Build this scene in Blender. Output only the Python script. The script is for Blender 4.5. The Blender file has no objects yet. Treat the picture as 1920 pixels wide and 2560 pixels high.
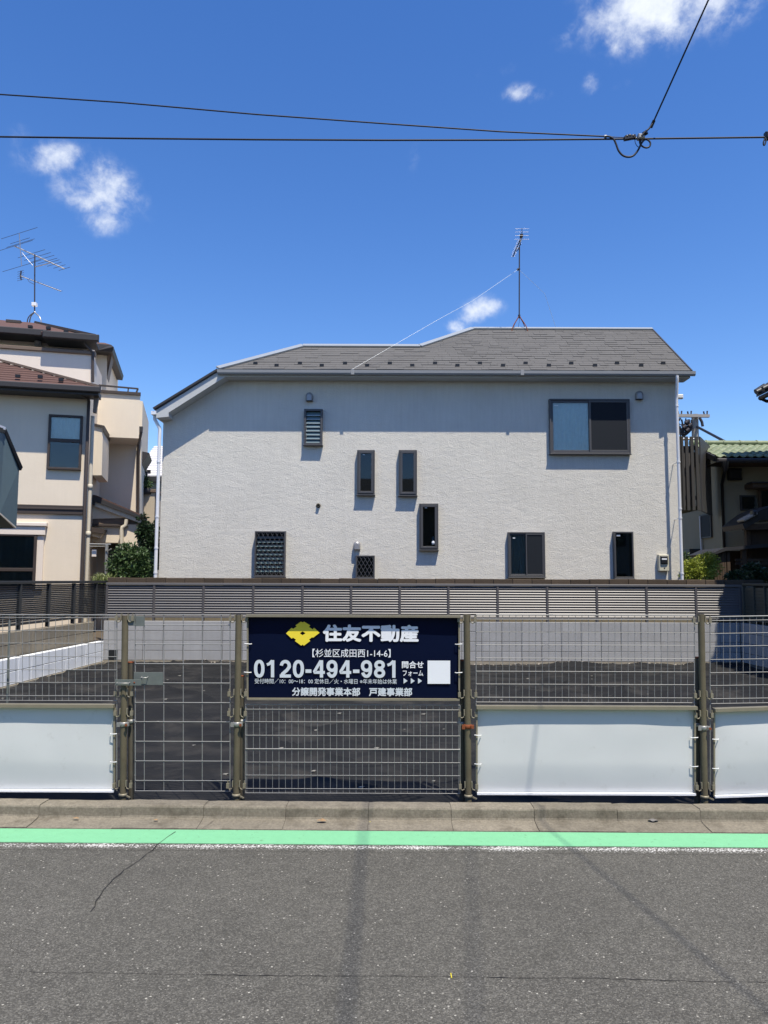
import bpy, bmesh, math, random
from mathutils import Vector, Matrix, noise
random.seed(7)
C = bpy.context.scene.collection
SC = bpy.context.scene
rad = math.radians

# ------------------------------------------------------------------ camera
CAMZ = 1.70
F = 1900.0                      # focal length in pixels of the 1920 x 2560 frame
PITCH, ROLL = rad(5.11), rad(0.2)
cam = bpy.data.cameras.new('camera'); camo = bpy.data.objects.new('camera', cam); C.objects.link(camo)
CM = Matrix.Rotation(rad(90) + PITCH, 3, 'X') @ Matrix.Rotation(ROLL, 3, 'Z')
camo.matrix_world = Matrix.Translation((0, 0, CAMZ)) @ CM.to_4x4()
cam.sensor_fit = 'VERTICAL'; cam.sensor_height = 36; cam.sensor_width = 27
cam.lens = F / 2560 * 36
cam.clip_start = .05; cam.clip_end = 3000
SC.camera = camo

# ------------------------------------------------------------------ sun
SUNV = Vector((.21, -.385, 1)).normalized()
sun = bpy.data.lights.new('sun', 'SUN'); suno = bpy.data.objects.new('sun', sun); C.objects.link(suno)
sun.energy = 4.9; sun.angle = rad(.53); sun.color = (1, .925, .79)
suno.rotation_euler = SUNV.to_track_quat('Z', 'Y').to_euler()

# ------------------------------------------------------------------ sky
W = bpy.data.worlds.new('World'); SC.world = W; W.use_nodes = True
wn, wl = W.node_tree.nodes, W.node_tree.links
wn.clear()
SKY_STRENGTH = .147
w_out = wn.new('ShaderNodeOutputWorld'); w_bg = wn.new('ShaderNodeBackground')
w_bg.inputs[1].default_value = SKY_STRENGTH
w_sky = wn.new('ShaderNodeTexSky'); w_sky.sky_type = 'NISHITA'; w_sky.sun_disc = False
w_sky.sun_elevation = math.asin(SUNV.z); w_sky.sun_rotation = math.atan2(SUNV.x, SUNV.y)
w_sky.air_density = 1.0; w_sky.dust_density = .25; w_sky.ozone_density = 2.2
w_hs = wn.new('ShaderNodeHueSaturation'); w_hs.inputs['Saturation'].default_value = 1.30; w_hs.inputs['Hue'].default_value = .5115
w_hs.inputs['Value'].default_value = 1.0
wl.new(w_sky.outputs[0], w_hs.inputs['Color'])
wl.new(w_bg.outputs[0], w_out.inputs[0])

def ray(px, py):
    d = CM @ Vector(((px - 960) / F, (1280 - py) / F, -1))
    return d / d.y
def at(px, py, Y):
    return Vector((0, 0, CAMZ)) + ray(px, py) * Y
def hit(px, py, p0, n):
    d = ray(px, py); o = Vector((0, 0, CAMZ)); n = Vector(n)
    return o + d * ((Vector(p0) - o).dot(n) / d.dot(n))

def N(tree, kind, **kw):
    n = tree.nodes.new(kind)
    for k, v in kw.items():
        if k == 'inp':
            for a, b in v.items(): n.inputs[a].default_value = b
        else: setattr(n, k, v)
    return n
def M(tree, op, a, b=None, c=None):
    n = tree.nodes.new('ShaderNodeMath'); n.operation = op
    for i, v in enumerate((a, b, c)):
        if v is None: continue
        if isinstance(v, (int, float)): n.inputs[i].default_value = v
        else: tree.links.new(v, n.inputs[i])
    return n.outputs[0]

# clouds: soft patches of broken cumulus at their own bearings in the sky
def clouds():
    t = W.node_tree
    tc = N(t, 'ShaderNodeTexCoord'); sx = N(t, 'ShaderNodeSeparateXYZ'); wl.new(tc.outputs['Generated'], sx.inputs[0])
    X, Y, Z = sx.outputs
    az = M(t, 'ARCTAN2', X, Y); el = M(t, 'ARCSINE', Z)
    n1 = N(t, 'ShaderNodeTexNoise', inp={'Scale': 26.0, 'Detail': 9.0, 'Roughness': .60, 'Distortion': .2})
    wl.new(tc.outputs['Generated'], n1.inputs['Vector'])
    n2 = N(t, 'ShaderNodeTexNoise', inp={'Scale': 75.0, 'Detail': 5.0, 'Roughness': .6, 'Distortion': .4})
    wl.new(tc.outputs['Generated'], n2.inputs['Vector'])
    # px, py, half width, half height (pixels of the photograph), tilt, weight
    E = [(135, 395, 95, 44, -.25, .68), (55, 350, 45, 45, -.6, .34), (170, 470, 70, 60, .5, .42), (275, 468, 92, 62, .5, .84), (225, 500, 70, 38, -.2, .66), (330, 512, 42, 42, .3, .48), (260, 555, 80, 45, -.1, .5),
         (1640, 5, 150, 90, 0, 1.1), (1590, 45, 95, 72, .15, 1.0), (1760, 5, 120, 65, -.15, .85), (1830, 20, 100, 70, -.3, .5), (1430, 80, 55, 35, -.4, .45), (1880, 40, 70, 50, 0, .3),
         (1300, 232, 46, 22, 0, .72), (1345, 240, 36, 20, .1, .6), (1478, 210, 24, 26, 0, .66), (1545, 213, 50, 18, -.1, .3),
         (1190, 782, 66, 36, -.35, .95), (1225, 768, 42, 26, -.1, .85), (1145, 815, 50, 26, -.3, .75), (1035, 395, 22, 60, .2, .26), (1240, 180, 90, 30, -.2, .22), (390, 1072, 60, 16, 0, .3)]
    tot = None
    for px, py, a, b, th, wgt in E:
        d = ray(px, py).normalized()
        a0, e0 = math.atan2(d.x, d.y), math.asin(d.z)
        ce = math.cos(e0); k = 1 / math.hypot((px - 960) / F, 1)
        ra, re = a / F * k, b / F * k
        da = M(t, 'MULTIPLY', M(t, 'SUBTRACT', az, a0), ce); de = M(t, 'SUBTRACT', e0, el)
        c, s = math.cos(th), math.sin(th)
        u = M(t, 'DIVIDE', M(t, 'ADD', M(t, 'MULTIPLY', da, c), M(t, 'MULTIPLY', de, s)), ra)
        v = M(t, 'DIVIDE', M(t, 'SUBTRACT', M(t, 'MULTIPLY', de, c), M(t, 'MULTIPLY', da, s)), re)
        r2 = M(t, 'ADD', M(t, 'MULTIPLY', u, u), M(t, 'MULTIPLY', v, v))
        g = M(t, 'MULTIPLY', M(t, 'POWER', 2.718, M(t, 'MULTIPLY', r2, -1.1)), wgt)
        tot = g if tot is None else M(t, 'MAXIMUM', tot, g)
    nz = M(t, 'ADD', M(t, 'MULTIPLY', M(t, 'SUBTRACT', n1.outputs[0], .5), 1.75), M(t, 'MULTIPLY', M(t, 'SUBTRACT', n2.outputs[0], .5), .55))
    dens = M(t, 'ADD', tot, M(t, 'MULTIPLY', nz, M(t, 'MINIMUM', M(t, 'MULTIPLY', tot, 2.2), 1.0)))
    mr = N(t, 'ShaderNodeMapRange', interpolation_type='SMOOTHERSTEP', inp={'From Min': .14, 'From Max': 1.38, 'To Min': 0.0, 'To Max': 1.0})
    wl.new(dens, mr.inputs['Value'])
    mix = N(t, 'ShaderNodeMix', data_type='RGBA')
    wl.new(mr.outputs[0], mix.inputs['Factor']); wl.new(w_hs.outputs[0], mix.inputs['A'])
    mix.inputs['B'].default_value = (4.9, 5.2, 5.7, 1)
    wl.new(mix.outputs['Result'], w_bg.inputs[0])
clouds()

# ------------------------------------------------------------------ exposure
SC.view_settings.view_transform = 'Standard'; SC.view_settings.look = 'None'
SC.view_settings.gamma = 1; SC.view_settings.use_curve_mapping = False
SC.view_settings.exposure = 0.4
SC.render.engine = 'CYCLES'
SC.cycles.use_denoising = True
SC.cycles.max_bounces = 8; SC.cycles.diffuse_bounces = 4; SC.cycles.transparent_max_bounces = 8
SC.cycles.sample_clamp_indirect = 6

# ------------------------------------------------------------------ materials
MATS = {}
def mat(name, col, rough=.8, var=.12, scale=6.0, bump=0.0, bscale=60.0, metal=0.0, spec=.4, streak=0.0, tint=0.0, fine=0.0, fscale=160.0, dirt=None, dscale=2.0, dmin=.55, dmax=.75, detail=6.0, bdist=.01):
    """surface colour with cloudy variation, optional vertical weather streaks, per-piece tint, stains, and bump"""
    m = bpy.data.materials.new(name); m.use_nodes = True; t = m.node_tree; t.nodes.clear(); L = t.links
    out = N(t, 'ShaderNodeOutputMaterial'); b = N(t, 'ShaderNodeBsdfPrincipled')
    L.new(b.outputs[0], out.inputs[0])
    b.inputs['Roughness'].default_value = rough; b.inputs['Metallic'].default_value = metal
    b.inputs['Specular IOR Level'].default_value = spec
    g = N(t, 'ShaderNodeNewGeometry'); pos = g.outputs['Position']
    n1 = N(t, 'ShaderNodeTexNoise', inp={'Scale': scale, 'Detail': detail, 'Roughness': .6}); L.new(pos, n1.inputs['Vector'])
    f = M(t, 'ADD', 1 - var, M(t, 'MULTIPLY', n1.outputs[0], 2 * var))
    if fine:
        n3 = N(t, 'ShaderNodeTexNoise', inp={'Scale': fscale, 'Detail': 3.0, 'Roughness': .7}); L.new(pos, n3.inputs['Vector'])
        f = M(t, 'MULTIPLY', f, M(t, 'ADD', 1 - fine, M(t, 'MULTIPLY', n3.outputs[0], 2 * fine)))
    if streak:
        mp = N(t, 'ShaderNodeMapping', inp={'Scale': (7.0, 7.0, .5)}); L.new(pos, mp.inputs[0])
        n4 = N(t, 'ShaderNodeTexNoise', inp={'Scale': 2.5, 'Detail': 5.0, 'Roughness': .6}); L.new(mp.outputs[0], n4.inputs['Vector'])
        f = M(t, 'MULTIPLY', f, M(t, 'ADD', 1 - streak, M(t, 'MULTIPLY', n4.outputs[0], 2 * streak)))
    if tint:
        oi = N(t, 'ShaderNodeObjectInfo')
        f = M(t, 'MULTIPLY', f, M(t, 'ADD', 1 - tint, M(t, 'MULTIPLY', oi.outputs['Random'], 2 * tint)))
    cn = N(t, 'ShaderNodeVectorMath', operation='SCALE'); cn.inputs[0].default_value = col[:3]; L.new(f, cn.inputs['Scale'])
    colour = cn.outputs[0]
    if dirt:
        n5 = N(t, 'ShaderNodeTexNoise', inp={'Scale': dscale, 'Detail': 8.0, 'Roughness': .65}); L.new(pos, n5.inputs['Vector'])
        mr = N(t, 'ShaderNodeMapRange', inp={'From Min': dmin, 'From Max': dmax, 'To Min': 0.0, 'To Max': .85}); L.new(n5.outputs[0], mr.inputs['Value'])
        mx = N(t, 'ShaderNodeMix', data_type='RGBA'); L.new(mr.outputs[0], mx.inputs['Factor']); L.new(colour, mx.inputs['A']); mx.inputs['B'].default_value = (*dirt, 1)
        colour = mx.outputs['Result']
    L.new(colour, b.inputs['Base Color'])
    if bump:
        n2 = N(t, 'ShaderNodeTexNoise', inp={'Scale': bscale, 'Detail': 4.0, 'Roughness': .6}); L.new(pos, n2.inputs['Vector'])
        bp = N(t, 'ShaderNodeBump', inp={'Strength': bump, 'Distance': bdist}); L.new(n2.outputs[0], bp.inputs['Height']); L.new(bp.outputs[0], b.inputs['Normal'])
    MATS[name] = m
    return m

def glass(name, tintc=(.88, .93, .93), refl=.0):
    m = bpy.data.materials.new(name); m.use_nodes = True; t = m.node_tree; t.nodes.clear(); L = t.links
    out = N(t, 'ShaderNodeOutputMaterial'); tr = N(t, 'ShaderNodeBsdfTransparent', inp={'Color': (*tintc, 1)})
    gl = N(t, 'ShaderNodeBsdfGlossy', inp={'Roughness': .02, 'Color': (.9, .95, 1, 1)})
    fr = N(t, 'ShaderNodeFresnel', inp={'IOR': 1.5}); mx = N(t, 'ShaderNodeMixShader')
    L.new(M(t, 'ADD', fr.outputs[0], refl), mx.inputs[0]); L.new(tr.outputs[0], mx.inputs[1]); L.new(gl.outputs[0], mx.inputs[2]); L.new(mx.outputs[0], out.inputs[0])
    MATS[name] = m; return m

def stucco_mat(name, col, coarse=1.0, var=.1, streak=.035):
    """sprayed stucco: trowelled swirls, grain, and faint weather stains"""
    m = mat(name, col, rough=.93, var=var, scale=1.3, streak=streak, spec=.2, fine=.10)
    t = m.node_tree; L = t.links; b = next(n for n in t.nodes if n.type == 'BSDF_PRINCIPLED')
    g = next(n for n in t.nodes if n.type == 'NEW_GEOMETRY'); pos = g.outputs['Position']
    mp = N(t, 'ShaderNodeMapping', inp={'Scale': (1, 1, 1.7)}); L.new(pos, mp.inputs[0])
    a = N(t, 'ShaderNodeTexNoise', inp={'Scale': 42.0, 'Detail': 4.0, 'Roughness': .65, 'Distortion': .25}); L.new(mp.outputs[0], a.inputs['Vector'])
    c = N(t, 'ShaderNodeTexNoise', inp={'Scale': 4.5, 'Detail': 5.0, 'Roughness': .6, 'Distortion': .5}); L.new(mp.outputs[0], c.inputs['Vector'])
    h = M(t, 'ADD', M(t, 'MULTIPLY', a.outputs[0], .012 * coarse), M(t, 'MULTIPLY', c.outputs[0], .0095 * coarse))
    bp = N(t, 'ShaderNodeBump', inp={'Strength': 1.0, 'Distance': 1.0}); L.new(h, bp.inputs['Height']); L.new(bp.outputs[0], b.inputs['Normal'])
    return m

def asphalt_mat():
    m = bpy.data.materials.new('asphalt'); m.use_nodes = True; t = m.node_tree; t.nodes.clear(); L = t.links
    out = N(t, 'ShaderNodeOutputMaterial'); b = N(t, 'ShaderNodeBsdfPrincipled', inp={'Roughness': .88, 'Specular IOR Level': .3}); L.new(b.outputs[0], out.inputs[0])
    pos = N(t, 'ShaderNodeNewGeometry').outputs['Position']
    big = N(t, 'ShaderNodeTexNoise', inp={'Scale': .9, 'Detail': 5.0, 'Roughness': .6}); L.new(pos, big.inputs['Vector'])
    mid = N(t, 'ShaderNodeTexNoise', inp={'Scale': 9.0, 'Detail': 5.0, 'Roughness': .65}); L.new(pos, mid.inputs['Vector'])
    v1 = N(t, 'ShaderNodeTexVoronoi', inp={'Scale': 150.0}); L.new(pos, v1.inputs['Vector'])
    v2 = N(t, 'ShaderNodeTexVoronoi', inp={'Scale': 62.0}); L.new(pos, v2.inputs['Vector'])
    v3 = N(t, 'ShaderNodeTexVoronoi', inp={'Scale': 260.0}); L.new(pos, v3.inputs['Vector'])
    s1 = N(t, 'ShaderNodeSeparateColor'); L.new(v1.outputs['Color'], s1.inputs[0])
    s2 = N(t, 'ShaderNodeSeparateColor'); L.new(v2.outputs['Color'], s2.inputs[0])
    s3 = N(t, 'ShaderNodeSeparateColor'); L.new(v3.outputs['Color'], s3.inputs[0])
    # per-stone grey
    val = M(t, 'ADD', .058, M(t, 'MULTIPLY', M(t, 'POWER', s1.outputs[0], 2.2), .10))
    val = M(t, 'ADD', val, M(t, 'MULTIPLY', s3.outputs[0], .04))
    val = M(t, 'MULTIPLY', val, M(t, 'ADD', .62, M(t, 'MULTIPLY', big.outputs[0], .42)))
    val = M(t, 'MULTIPLY', val, M(t, 'ADD', .75, M(t, 'MULTIPLY', mid.outputs[0], .5)))
    # pale chips of stone
    w1 = M(t, 'MULTIPLY', M(t, 'GREATER_THAN', s1.outputs[1], .955), M(t, 'LESS_THAN', v1.outputs['Distance'], .42))
    w2 = M(t, 'MULTIPLY', M(t, 'GREATER_THAN', s2.outputs[1], .972), M(t, 'LESS_THAN', v2.outputs['Distance'], .30))
    val = M(t, 'ADD', val, M(t, 'MULTIPLY', w1, .13)); val = M(t, 'ADD', val, M(t, 'MULTIPLY', w2, .28))
    # dark oily spots
    sp = N(t, 'ShaderNodeTexNoise', inp={'Scale': 5.5, 'Detail': 2.0}); L.new(pos, sp.inputs['Vector'])
    mr = N(t, 'ShaderNodeMapRange', inp={'From Min': .70, 'From Max': .76, 'To Min': 1.0, 'To Max': .6}); L.new(sp.outputs[0], mr.inputs['Value'])
    val = M(t, 'MULTIPLY', val, mr.outputs[0])
    cn = N(t, 'ShaderNodeVectorMath', operation='SCALE'); cn.inputs[0].default_value = (1.03, .99, .86); L.new(val, cn.inputs['Scale'])
    L.new(cn.outputs[0], b.inputs['Base Color'])
    h = M(t, 'ADD', M(t, 'MULTIPLY', v1.outputs['Distance'], -.004), M(t, 'MULTIPLY', v2.outputs['Distance'], -.004))
    bp = N(t, 'ShaderNodeBump', inp={'Strength': .9, 'Distance': 1.0}); L.new(h, bp.inputs['Height']); L.new(bp.outputs[0], b.inputs['Normal'])
    MATS['asphalt'] = m; return m
asphalt_mat()

def worn_line_mat():
    """white road paint worn down to flakes over the asphalt"""
    m = MATS['asphalt'].copy(); m.name = 'worn_paint'; t = m.node_tree; L = t.links
    b = next(n for n in t.nodes if n.type == 'BSDF_PRINCIPLED'); old = b.inputs['Base Color'].links[0].from_socket
    pos = next(n for n in t.nodes if n.type == 'NEW_GEOMETRY').outputs['Position']
    a = N(t, 'ShaderNodeTexNoise', inp={'Scale': 75.0, 'Detail': 4.0, 'Roughness': .65}); L.new(pos, a.inputs['Vector'])
    c = N(t, 'ShaderNodeTexNoise', inp={'Scale': 3.0, 'Detail': 3.0}); L.new(pos, c.inputs['Vector'])
    sx = N(t, 'ShaderNodeSeparateXYZ'); L.new(pos, sx.inputs[0])
    d = M(t, 'ABSOLUTE', M(t, 'SUBTRACT', M(t, 'ADD', sx.outputs[1], M(t, 'MULTIPLY', sx.outputs[0], .0108)), 5.018))
    thr = M(t, 'ADD', M(t, 'ADD', a.outputs[0], M(t, 'MULTIPLY', M(t, 'SUBTRACT', c.outputs[0], .5), .35)), M(t, 'MULTIPLY', d, -2.6))
    mr = N(t, 'ShaderNodeMapRange', inp={'From Min': .47, 'From Max': .53, 'To Min': 0.0, 'To Max': 1.0}); L.new(thr, mr.inputs['Value'])
    mx = N(t, 'ShaderNodeMix', data_type='RGBA'); L.new(mr.outputs[0], mx.inputs['Factor']); L.new(old, mx.inputs['A']); mx.inputs['B'].default_value = (.62, .61, .58, 1)
    L.new(mx.outputs['Result'], b.inputs['Base Color']); MATS['worn_paint'] = m
worn_line_mat()

stucco_mat('grey_stucco', (.63, .605, .545), streak=.10)
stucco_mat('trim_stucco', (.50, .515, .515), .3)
stucco_mat('beige_stucco', (.74, .645, .515), .2, .07)
stucco_mat('pale_stucco', (.76, .67, .58), .18, .07)
stucco_mat('olive_stucco', (.30, .26, .18), .2)
stucco_mat('far_stucco', (.50, .43, .33), .2)
mat('road_green', (.175, .46, .246), .75, .10, 14, bump=.3, bscale=220, fine=.12, dirt=(.10, .22, .12), dscale=26, dmin=.61, dmax=.72)
mat('kerb_concrete', (.185, .164, .126), .92, .34, 9, bump=.35, bscale=120, tint=.12, fine=.62, fscale=58.0, dirt=(.055, .045, .03), dscale=5, dmin=.52, dmax=.80, bdist=.006)
mat('kerb_joint', (.06, .052, .04), .95, .2)
mat('crack', (.02, .018, .016), .95, .2)
mat('ground', (.10, .09, .075), .95, .3, 1.5)
mat('yard_soil', (.09, .07, .05), .95, .3, 5, bump=.4)
mat('weed_sheet', (.015, .0155, .0165), .62, .30, 3.0, bump=.2, bscale=420, spec=.13, dirt=(.070, .065, .058), dscale=1.5, dmin=.50, dmax=.88)  # pale dust patches, brightened to paint in crease highlights as well
mat('pin', (.24, .23, .20), .45, .2, spec=.5)
mat('concrete_block', (.335, .335, .335), .9, .12, 5, bump=.5, bscale=110, tint=.06, streak=.09, fine=.12)
mat('white_block', (.76, .78, .80), .9, .09, 4, bump=.3, bscale=110, tint=.05, streak=.07)
mat('mortar', (.12, .115, .11), .95, .2)
mat('footing', (.30, .265, .205), .92, .2, 4, bump=.4, bscale=50)
mat('old_block', (.235, .205, .155), .93, .18, 5, bump=.6, bscale=70, tint=.10, streak=.22)
mat('coping', (.075, .055, .038), .93, .25, 8, bump=.6, bscale=60, tint=.25)
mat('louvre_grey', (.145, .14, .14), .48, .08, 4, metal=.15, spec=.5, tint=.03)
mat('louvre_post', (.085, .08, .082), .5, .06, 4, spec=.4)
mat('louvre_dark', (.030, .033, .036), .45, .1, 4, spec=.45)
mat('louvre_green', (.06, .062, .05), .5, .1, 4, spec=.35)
mat('galv', (.36, .355, .33), .45, .15, 30, metal=.5, spec=.5)
mat('wire', (.29, .288, .275), .5, .2, 20, metal=.35, spec=.4)
mat('plate', (.15, .17, .155), .55, .22, 20, metal=.25)
mat('pipe_old', (.125, .107, .066), .66, .25, 12, metal=.15, spec=.4, streak=.30, dirt=(.09, .065, .035), dscale=9, dmin=.58, dmax=.8)
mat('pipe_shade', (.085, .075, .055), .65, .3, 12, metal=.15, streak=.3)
mat('rust', (.20, .055, .018), .85, .35, 60)
mat('frame_tan', (.25, .225, .16), .5, .2, 12, metal=.25)
mat('board_white', (.59, .605, .60), .45, .05, 3, spec=.4, dirt=(.36, .36, .33), dscale=9, dmin=.60, dmax=.95)
mat('sign_navy', (.0022, .0052, .022), .4, .1, 3, spec=.12)
mat('print_white', (.78, .80, .82), .5, .02)
mat('print_silver', (.58, .63, .66), .5, .03)
mat('print_yellow', (.82, .66, .045), .5, .02)
mat('tie_white', (.8, .8, .78), .5, .03)
mat('shingle', (.108, .105, .102), .92, .16, 3, bump=.5, bscale=120, fine=.2)
mat('flashing', (.42, .45, .46), .4, .06, metal=.5)
mat('gutter_grey', (.27, .275, .28), .45, .06, spec=.5)
mat('dark_trim', (.035, .033, .035), .55, .1)
mat('brown_trim', (.055, .042, .036), .55, .12)
mat('mid_brown_trim', (.16, .115, .085), .6, .12)
mat('sash', (.070, .070, .074), .45, .05, spec=.4, metal=.1)
mat('screen', (.010, .0135, .019), .7, .1, 200, spec=.25)
mat('interior', (.010, .012, .014), .9, .1)
mat('curtain', (.74, .74, .70), .9, .15, 14)
mat('curtain_teal', (.075, .11, .11), .9, .2, 10)
mat('curtain_dark', (.035, .042, .042), .9, .2, 10)
mat('white_pipe', (.70, .71, .74), .35, .04, spec=.5)
mat('cream_pipe', (.62, .56, .45), .45, .05, spec=.5)
mat('hood_metal', (.30, .30, .31), .4, .08, metal=.35)
mat('meter_cream', (.52, .49, .38), .55, .06)
mat('black_plastic', (.012, .012, .014), .4, .1)
mat('red_roof', (.105, .056, .046), .75, .15, 7, bump=.3, fine=.15)
mat('blue_siding', (.10, .15, .17), .7, .10, 6, streak=.08)
mat('antenna_dark', (.045, .04, .045), .5, .1, metal=.3)
mat('antenna_alu', (.36, .36, .37), .35, .05, metal=.7)
mat('guy', (.75, .80, .80), .3, .05, spec=.6)
mat('cable', (.012, .013, .018), .55, .1)
mat('pole_concrete', (.30, .285, .265), .9, .12)
mat('green_tile', (.19, .235, .145), .55, .25, 9, bump=.3, bscale=50, tint=.16, dirt=(.35, .36, .28), dscale=9, dmin=.58, dmax=.75)
mat('black_tile', (.035, .035, .038), .45, .2, spec=.5)
mat('old_wood', (.075, .05, .033), .85, .3, 8, streak=.3)
mat('grey_slat', (.050, .048, .046), .55, .10, 8, streak=.1)
mat('olive_under', (.10, .095, .05), .85, .15)
mat('white_roof', (.72, .70, .70), .5, .04)
mat('far_wall', (.40, .42, .38), .9, .1, streak=.1)
mat('navy_post', (.03, .045, .09), .6, .1)
mat('stone_brown', (.16, .12, .09), .9, .25, 20)
mat('leaf_dark', (.026, .052, .022), .38, .55, 14, spec=.5)
mat('leaf_yellow', (.24, .28, .035), .5, .5, 14, spec=.4)
mat('leaf_mid', (.055, .095, .03), .45, .5, 14, spec=.45)
mat('leaf_grass', (.17, .20, .06), .5, .4, 14)
mat('bark', (.06, .045, .03), .9, .3, 20)
mat('dead_leaf', (.30, .19, .10), .8, .3, 60)
mat('grey_scrap', (.16, .15, .14), .7, .4, 60)
mat('yellow_paint', (.6, .5, .03), .7, .1)
glass('glass_clear'); glass('glass_dark', (.4, .5, .55), .0)

# ------------------------------------------------------------------ builders
WL = {}
class MB:
    def __init__(s): s.v = []; s.f = []; s.sm = []; s.col = []
    def add(s, vs, fs, smooth=False):
        o = len(s.v); s.v += [Vector(v) for v in vs]
        for f in fs: s.f.append([i + o for i in f]); s.sm.append(smooth)
        return s
    def box(s, x0, x1, y0, y1, z0, z1):
        x0, x1 = sorted((x0, x1)); y0, y1 = sorted((y0, y1)); z0, z1 = sorted((z0, z1))
        return s.add([(x0, y0, z0), (x1, y0, z0), (x1, y1, z0), (x0, y1, z0), (x0, y0, z1), (x1, y0, z1), (x1, y1, z1), (x0, y1, z1)],
                     [(0, 3, 2, 1), (4, 5, 6, 7), (0, 1, 5, 4), (1, 2, 6, 5), (2, 3, 7, 6), (3, 0, 4, 7)])
    def bbox(s, x0, x1, y0, y1, z0, z1, b=.01):
        """box with chamfered edges on the faces towards -y and the sides"""
        x0, x1 = sorted((x0, x1)); y0, y1 = sorted((y0, y1)); z0, z1 = sorted((z0, z1))
        vs = []
        for (y, e) in ((y0, b), (y0 + b, 0), (y1, 0)):
            vs += [(x0 + e, y, z0 + e), (x1 - e, y, z0 + e), (x1 - e, y, z1 - e), (x0 + e, y, z1 - e)]
        fs = [(0, 1, 2, 3), (11, 10, 9, 8)]
        for k in (0, 4):
            for i in range(4): fs.append((k + i, k + 4 + i, k + 4 + (i + 1) % 4, k + (i + 1) % 4))
        return s.add(vs, fs)
    def prism(s, poly, vec):
        vec = Vector(vec); p = [Vector(q) for q in poly]; n = len(p)
        return s.add(p + [q + vec for q in p], [tuple(range(n)), tuple(range(2 * n - 1, n - 1, -1))] + [(i, i + n, (i + 1) % n + n, (i + 1) % n) for i in range(n)])
    def bar(s, a, b, w, h, up=(0, 0, 1)):
        a, b = Vector(a), Vector(b); d = (b - a).normalized(); u = Vector(up)
        r = d.cross(u)
        if r.length < 1e-5: r = d.cross(Vector((0, 1, 0)))
        r.normalize(); u = r.cross(d)
        p = [a + r * i * w / 2 + u * j * h / 2 for i, j in ((-1, -1), (1, -1), (1, 1), (-1, 1))]
        return s.prism(p, b - a)
    def tube(s, pts, r, n=6, smooth=True, cap=True):
        pts = [Vector(p) for p in pts]; rs = r if isinstance(r, (list, tuple)) else [r] * len(pts)
        vs = []; prev = None
        for i, p in enumerate(pts):
            d = (pts[min(i + 1, len(pts) - 1)] - pts[max(i - 1, 0)])
            if d.length < 1e-9: d = Vector((0, 0, 1))
            d.normalize()
            if prev is None:
                a = d.cross(Vector((0, 0, 1)))
                if a.length < 1e-3: a = d.cross(Vector((0, 1, 0)))
            else: a = prev - d * prev.dot(d)
            a.normalize(); prev = a; b = d.cross(a)
            for k in range(n):
                t = 2 * math.pi * k / n
                vs.append(p + (a * math.cos(t) + b * math.sin(t)) * rs[i])
        fs = [(i * n + k, i * n + (k + 1) % n, (i + 1) * n + (k + 1) % n, (i + 1) * n + k) for i in range(len(pts) - 1) for k in range(n)]
        s.add(vs, fs, smooth)
        if cap: s.add(vs[:n], [tuple(range(n))[::-1]]); s.add(vs[-n:], [tuple(range(n))])
        return s
    def lathe(s, prof, c, n=16, axis='Z', smooth=True):
        c = Vector(c); vs = []
        for r, h in prof:
            for k in range(n):
                t = 2 * math.pi * k / n; q = (r * math.cos(t), r * math.sin(t), h)
                if axis == 'Y': q = (q[0], h, q[1])
                vs.append(c + Vector(q))
        return s.add(vs, [(i * n + k, i * n + (k + 1) % n, (i + 1) * n + (k + 1) % n, (i + 1) * n + k) for i in range(len(prof) - 1) for k in range(n)], smooth)
    def quad(s, a, b, c, d): return s.add([a, b, c, d], [(0, 1, 2, 3)])
    def mesh(s, name, m, recentre=True):
        lo = Vector(map(min, zip(*s.v))); hi = Vector(map(max, zip(*s.v))); c = (lo + hi) / 2 if recentre else Vector((0, 0, 0))
        me = bpy.data.meshes.new(name); me.from_pydata([v - c for v in s.v], [], s.f)
        me.polygons.foreach_set('use_smooth', s.sm)
        bm = bmesh.new(); bm.from_mesh(me); bmesh.ops.recalc_face_normals(bm, faces=bm.faces); bm.to_mesh(me); bm.free()
        me.materials.append(MATS[m] if isinstance(m, str) else m)
        return me, c
    def build(s, name, m, parent=None, **kw):
        me, c = s.mesh(name, m)
        o = bpy.data.objects.new(name, me); C.objects.link(o)
        return place(o, c, parent, **kw)
def place(o, c, parent=None, label=None, cat=None, group=None, kind=None):
    c = Vector(c)
    if parent is not None:
        o.parent = parent; o.location = c - WL[parent.name]
    else: o.location = c
    WL[o.name] = c
    if label: o['label'] = label
    if cat: o['category'] = cat
    if group: o['group'] = group
    if kind: o['kind'] = kind
    return o
def inst(name, me, c, parent=None, rot=None, scale=None, **kw):
    o = bpy.data.objects.new(name, me); C.objects.link(o)
    if rot: o.rotation_euler = rot
    if scale: o.scale = scale
    return place(o, c, parent, **kw)
def thing(name, loc, label, cat, group=None, rotz=None):
    """rotz given: the children's coordinates are local to the turned root"""
    o = bpy.data.objects.new(name, None); C.objects.link(o); o.empty_display_size = .2
    o.location = loc; o['label'] = label; o['category'] = cat
    if group: o['group'] = group
    if rotz is not None: o.rotation_euler[2] = rotz; WL[o.name] = Vector((0, 0, 0))
    else: WL[o.name] = Vector(loc)
    return o
def struct(o): o['kind'] = 'structure'; return o
def bez(p0, p1, p2, p3, n=12):
    p0, p1, p2, p3 = map(Vector, (p0, p1, p2, p3)); r = []
    for i in range(n + 1):
        t = i / n; u = 1 - t
        r.append(p0 * u**3 + p1 * 3 * u * u * t + p2 * 3 * u * t * t + p3 * t**3)
    return r
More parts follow.
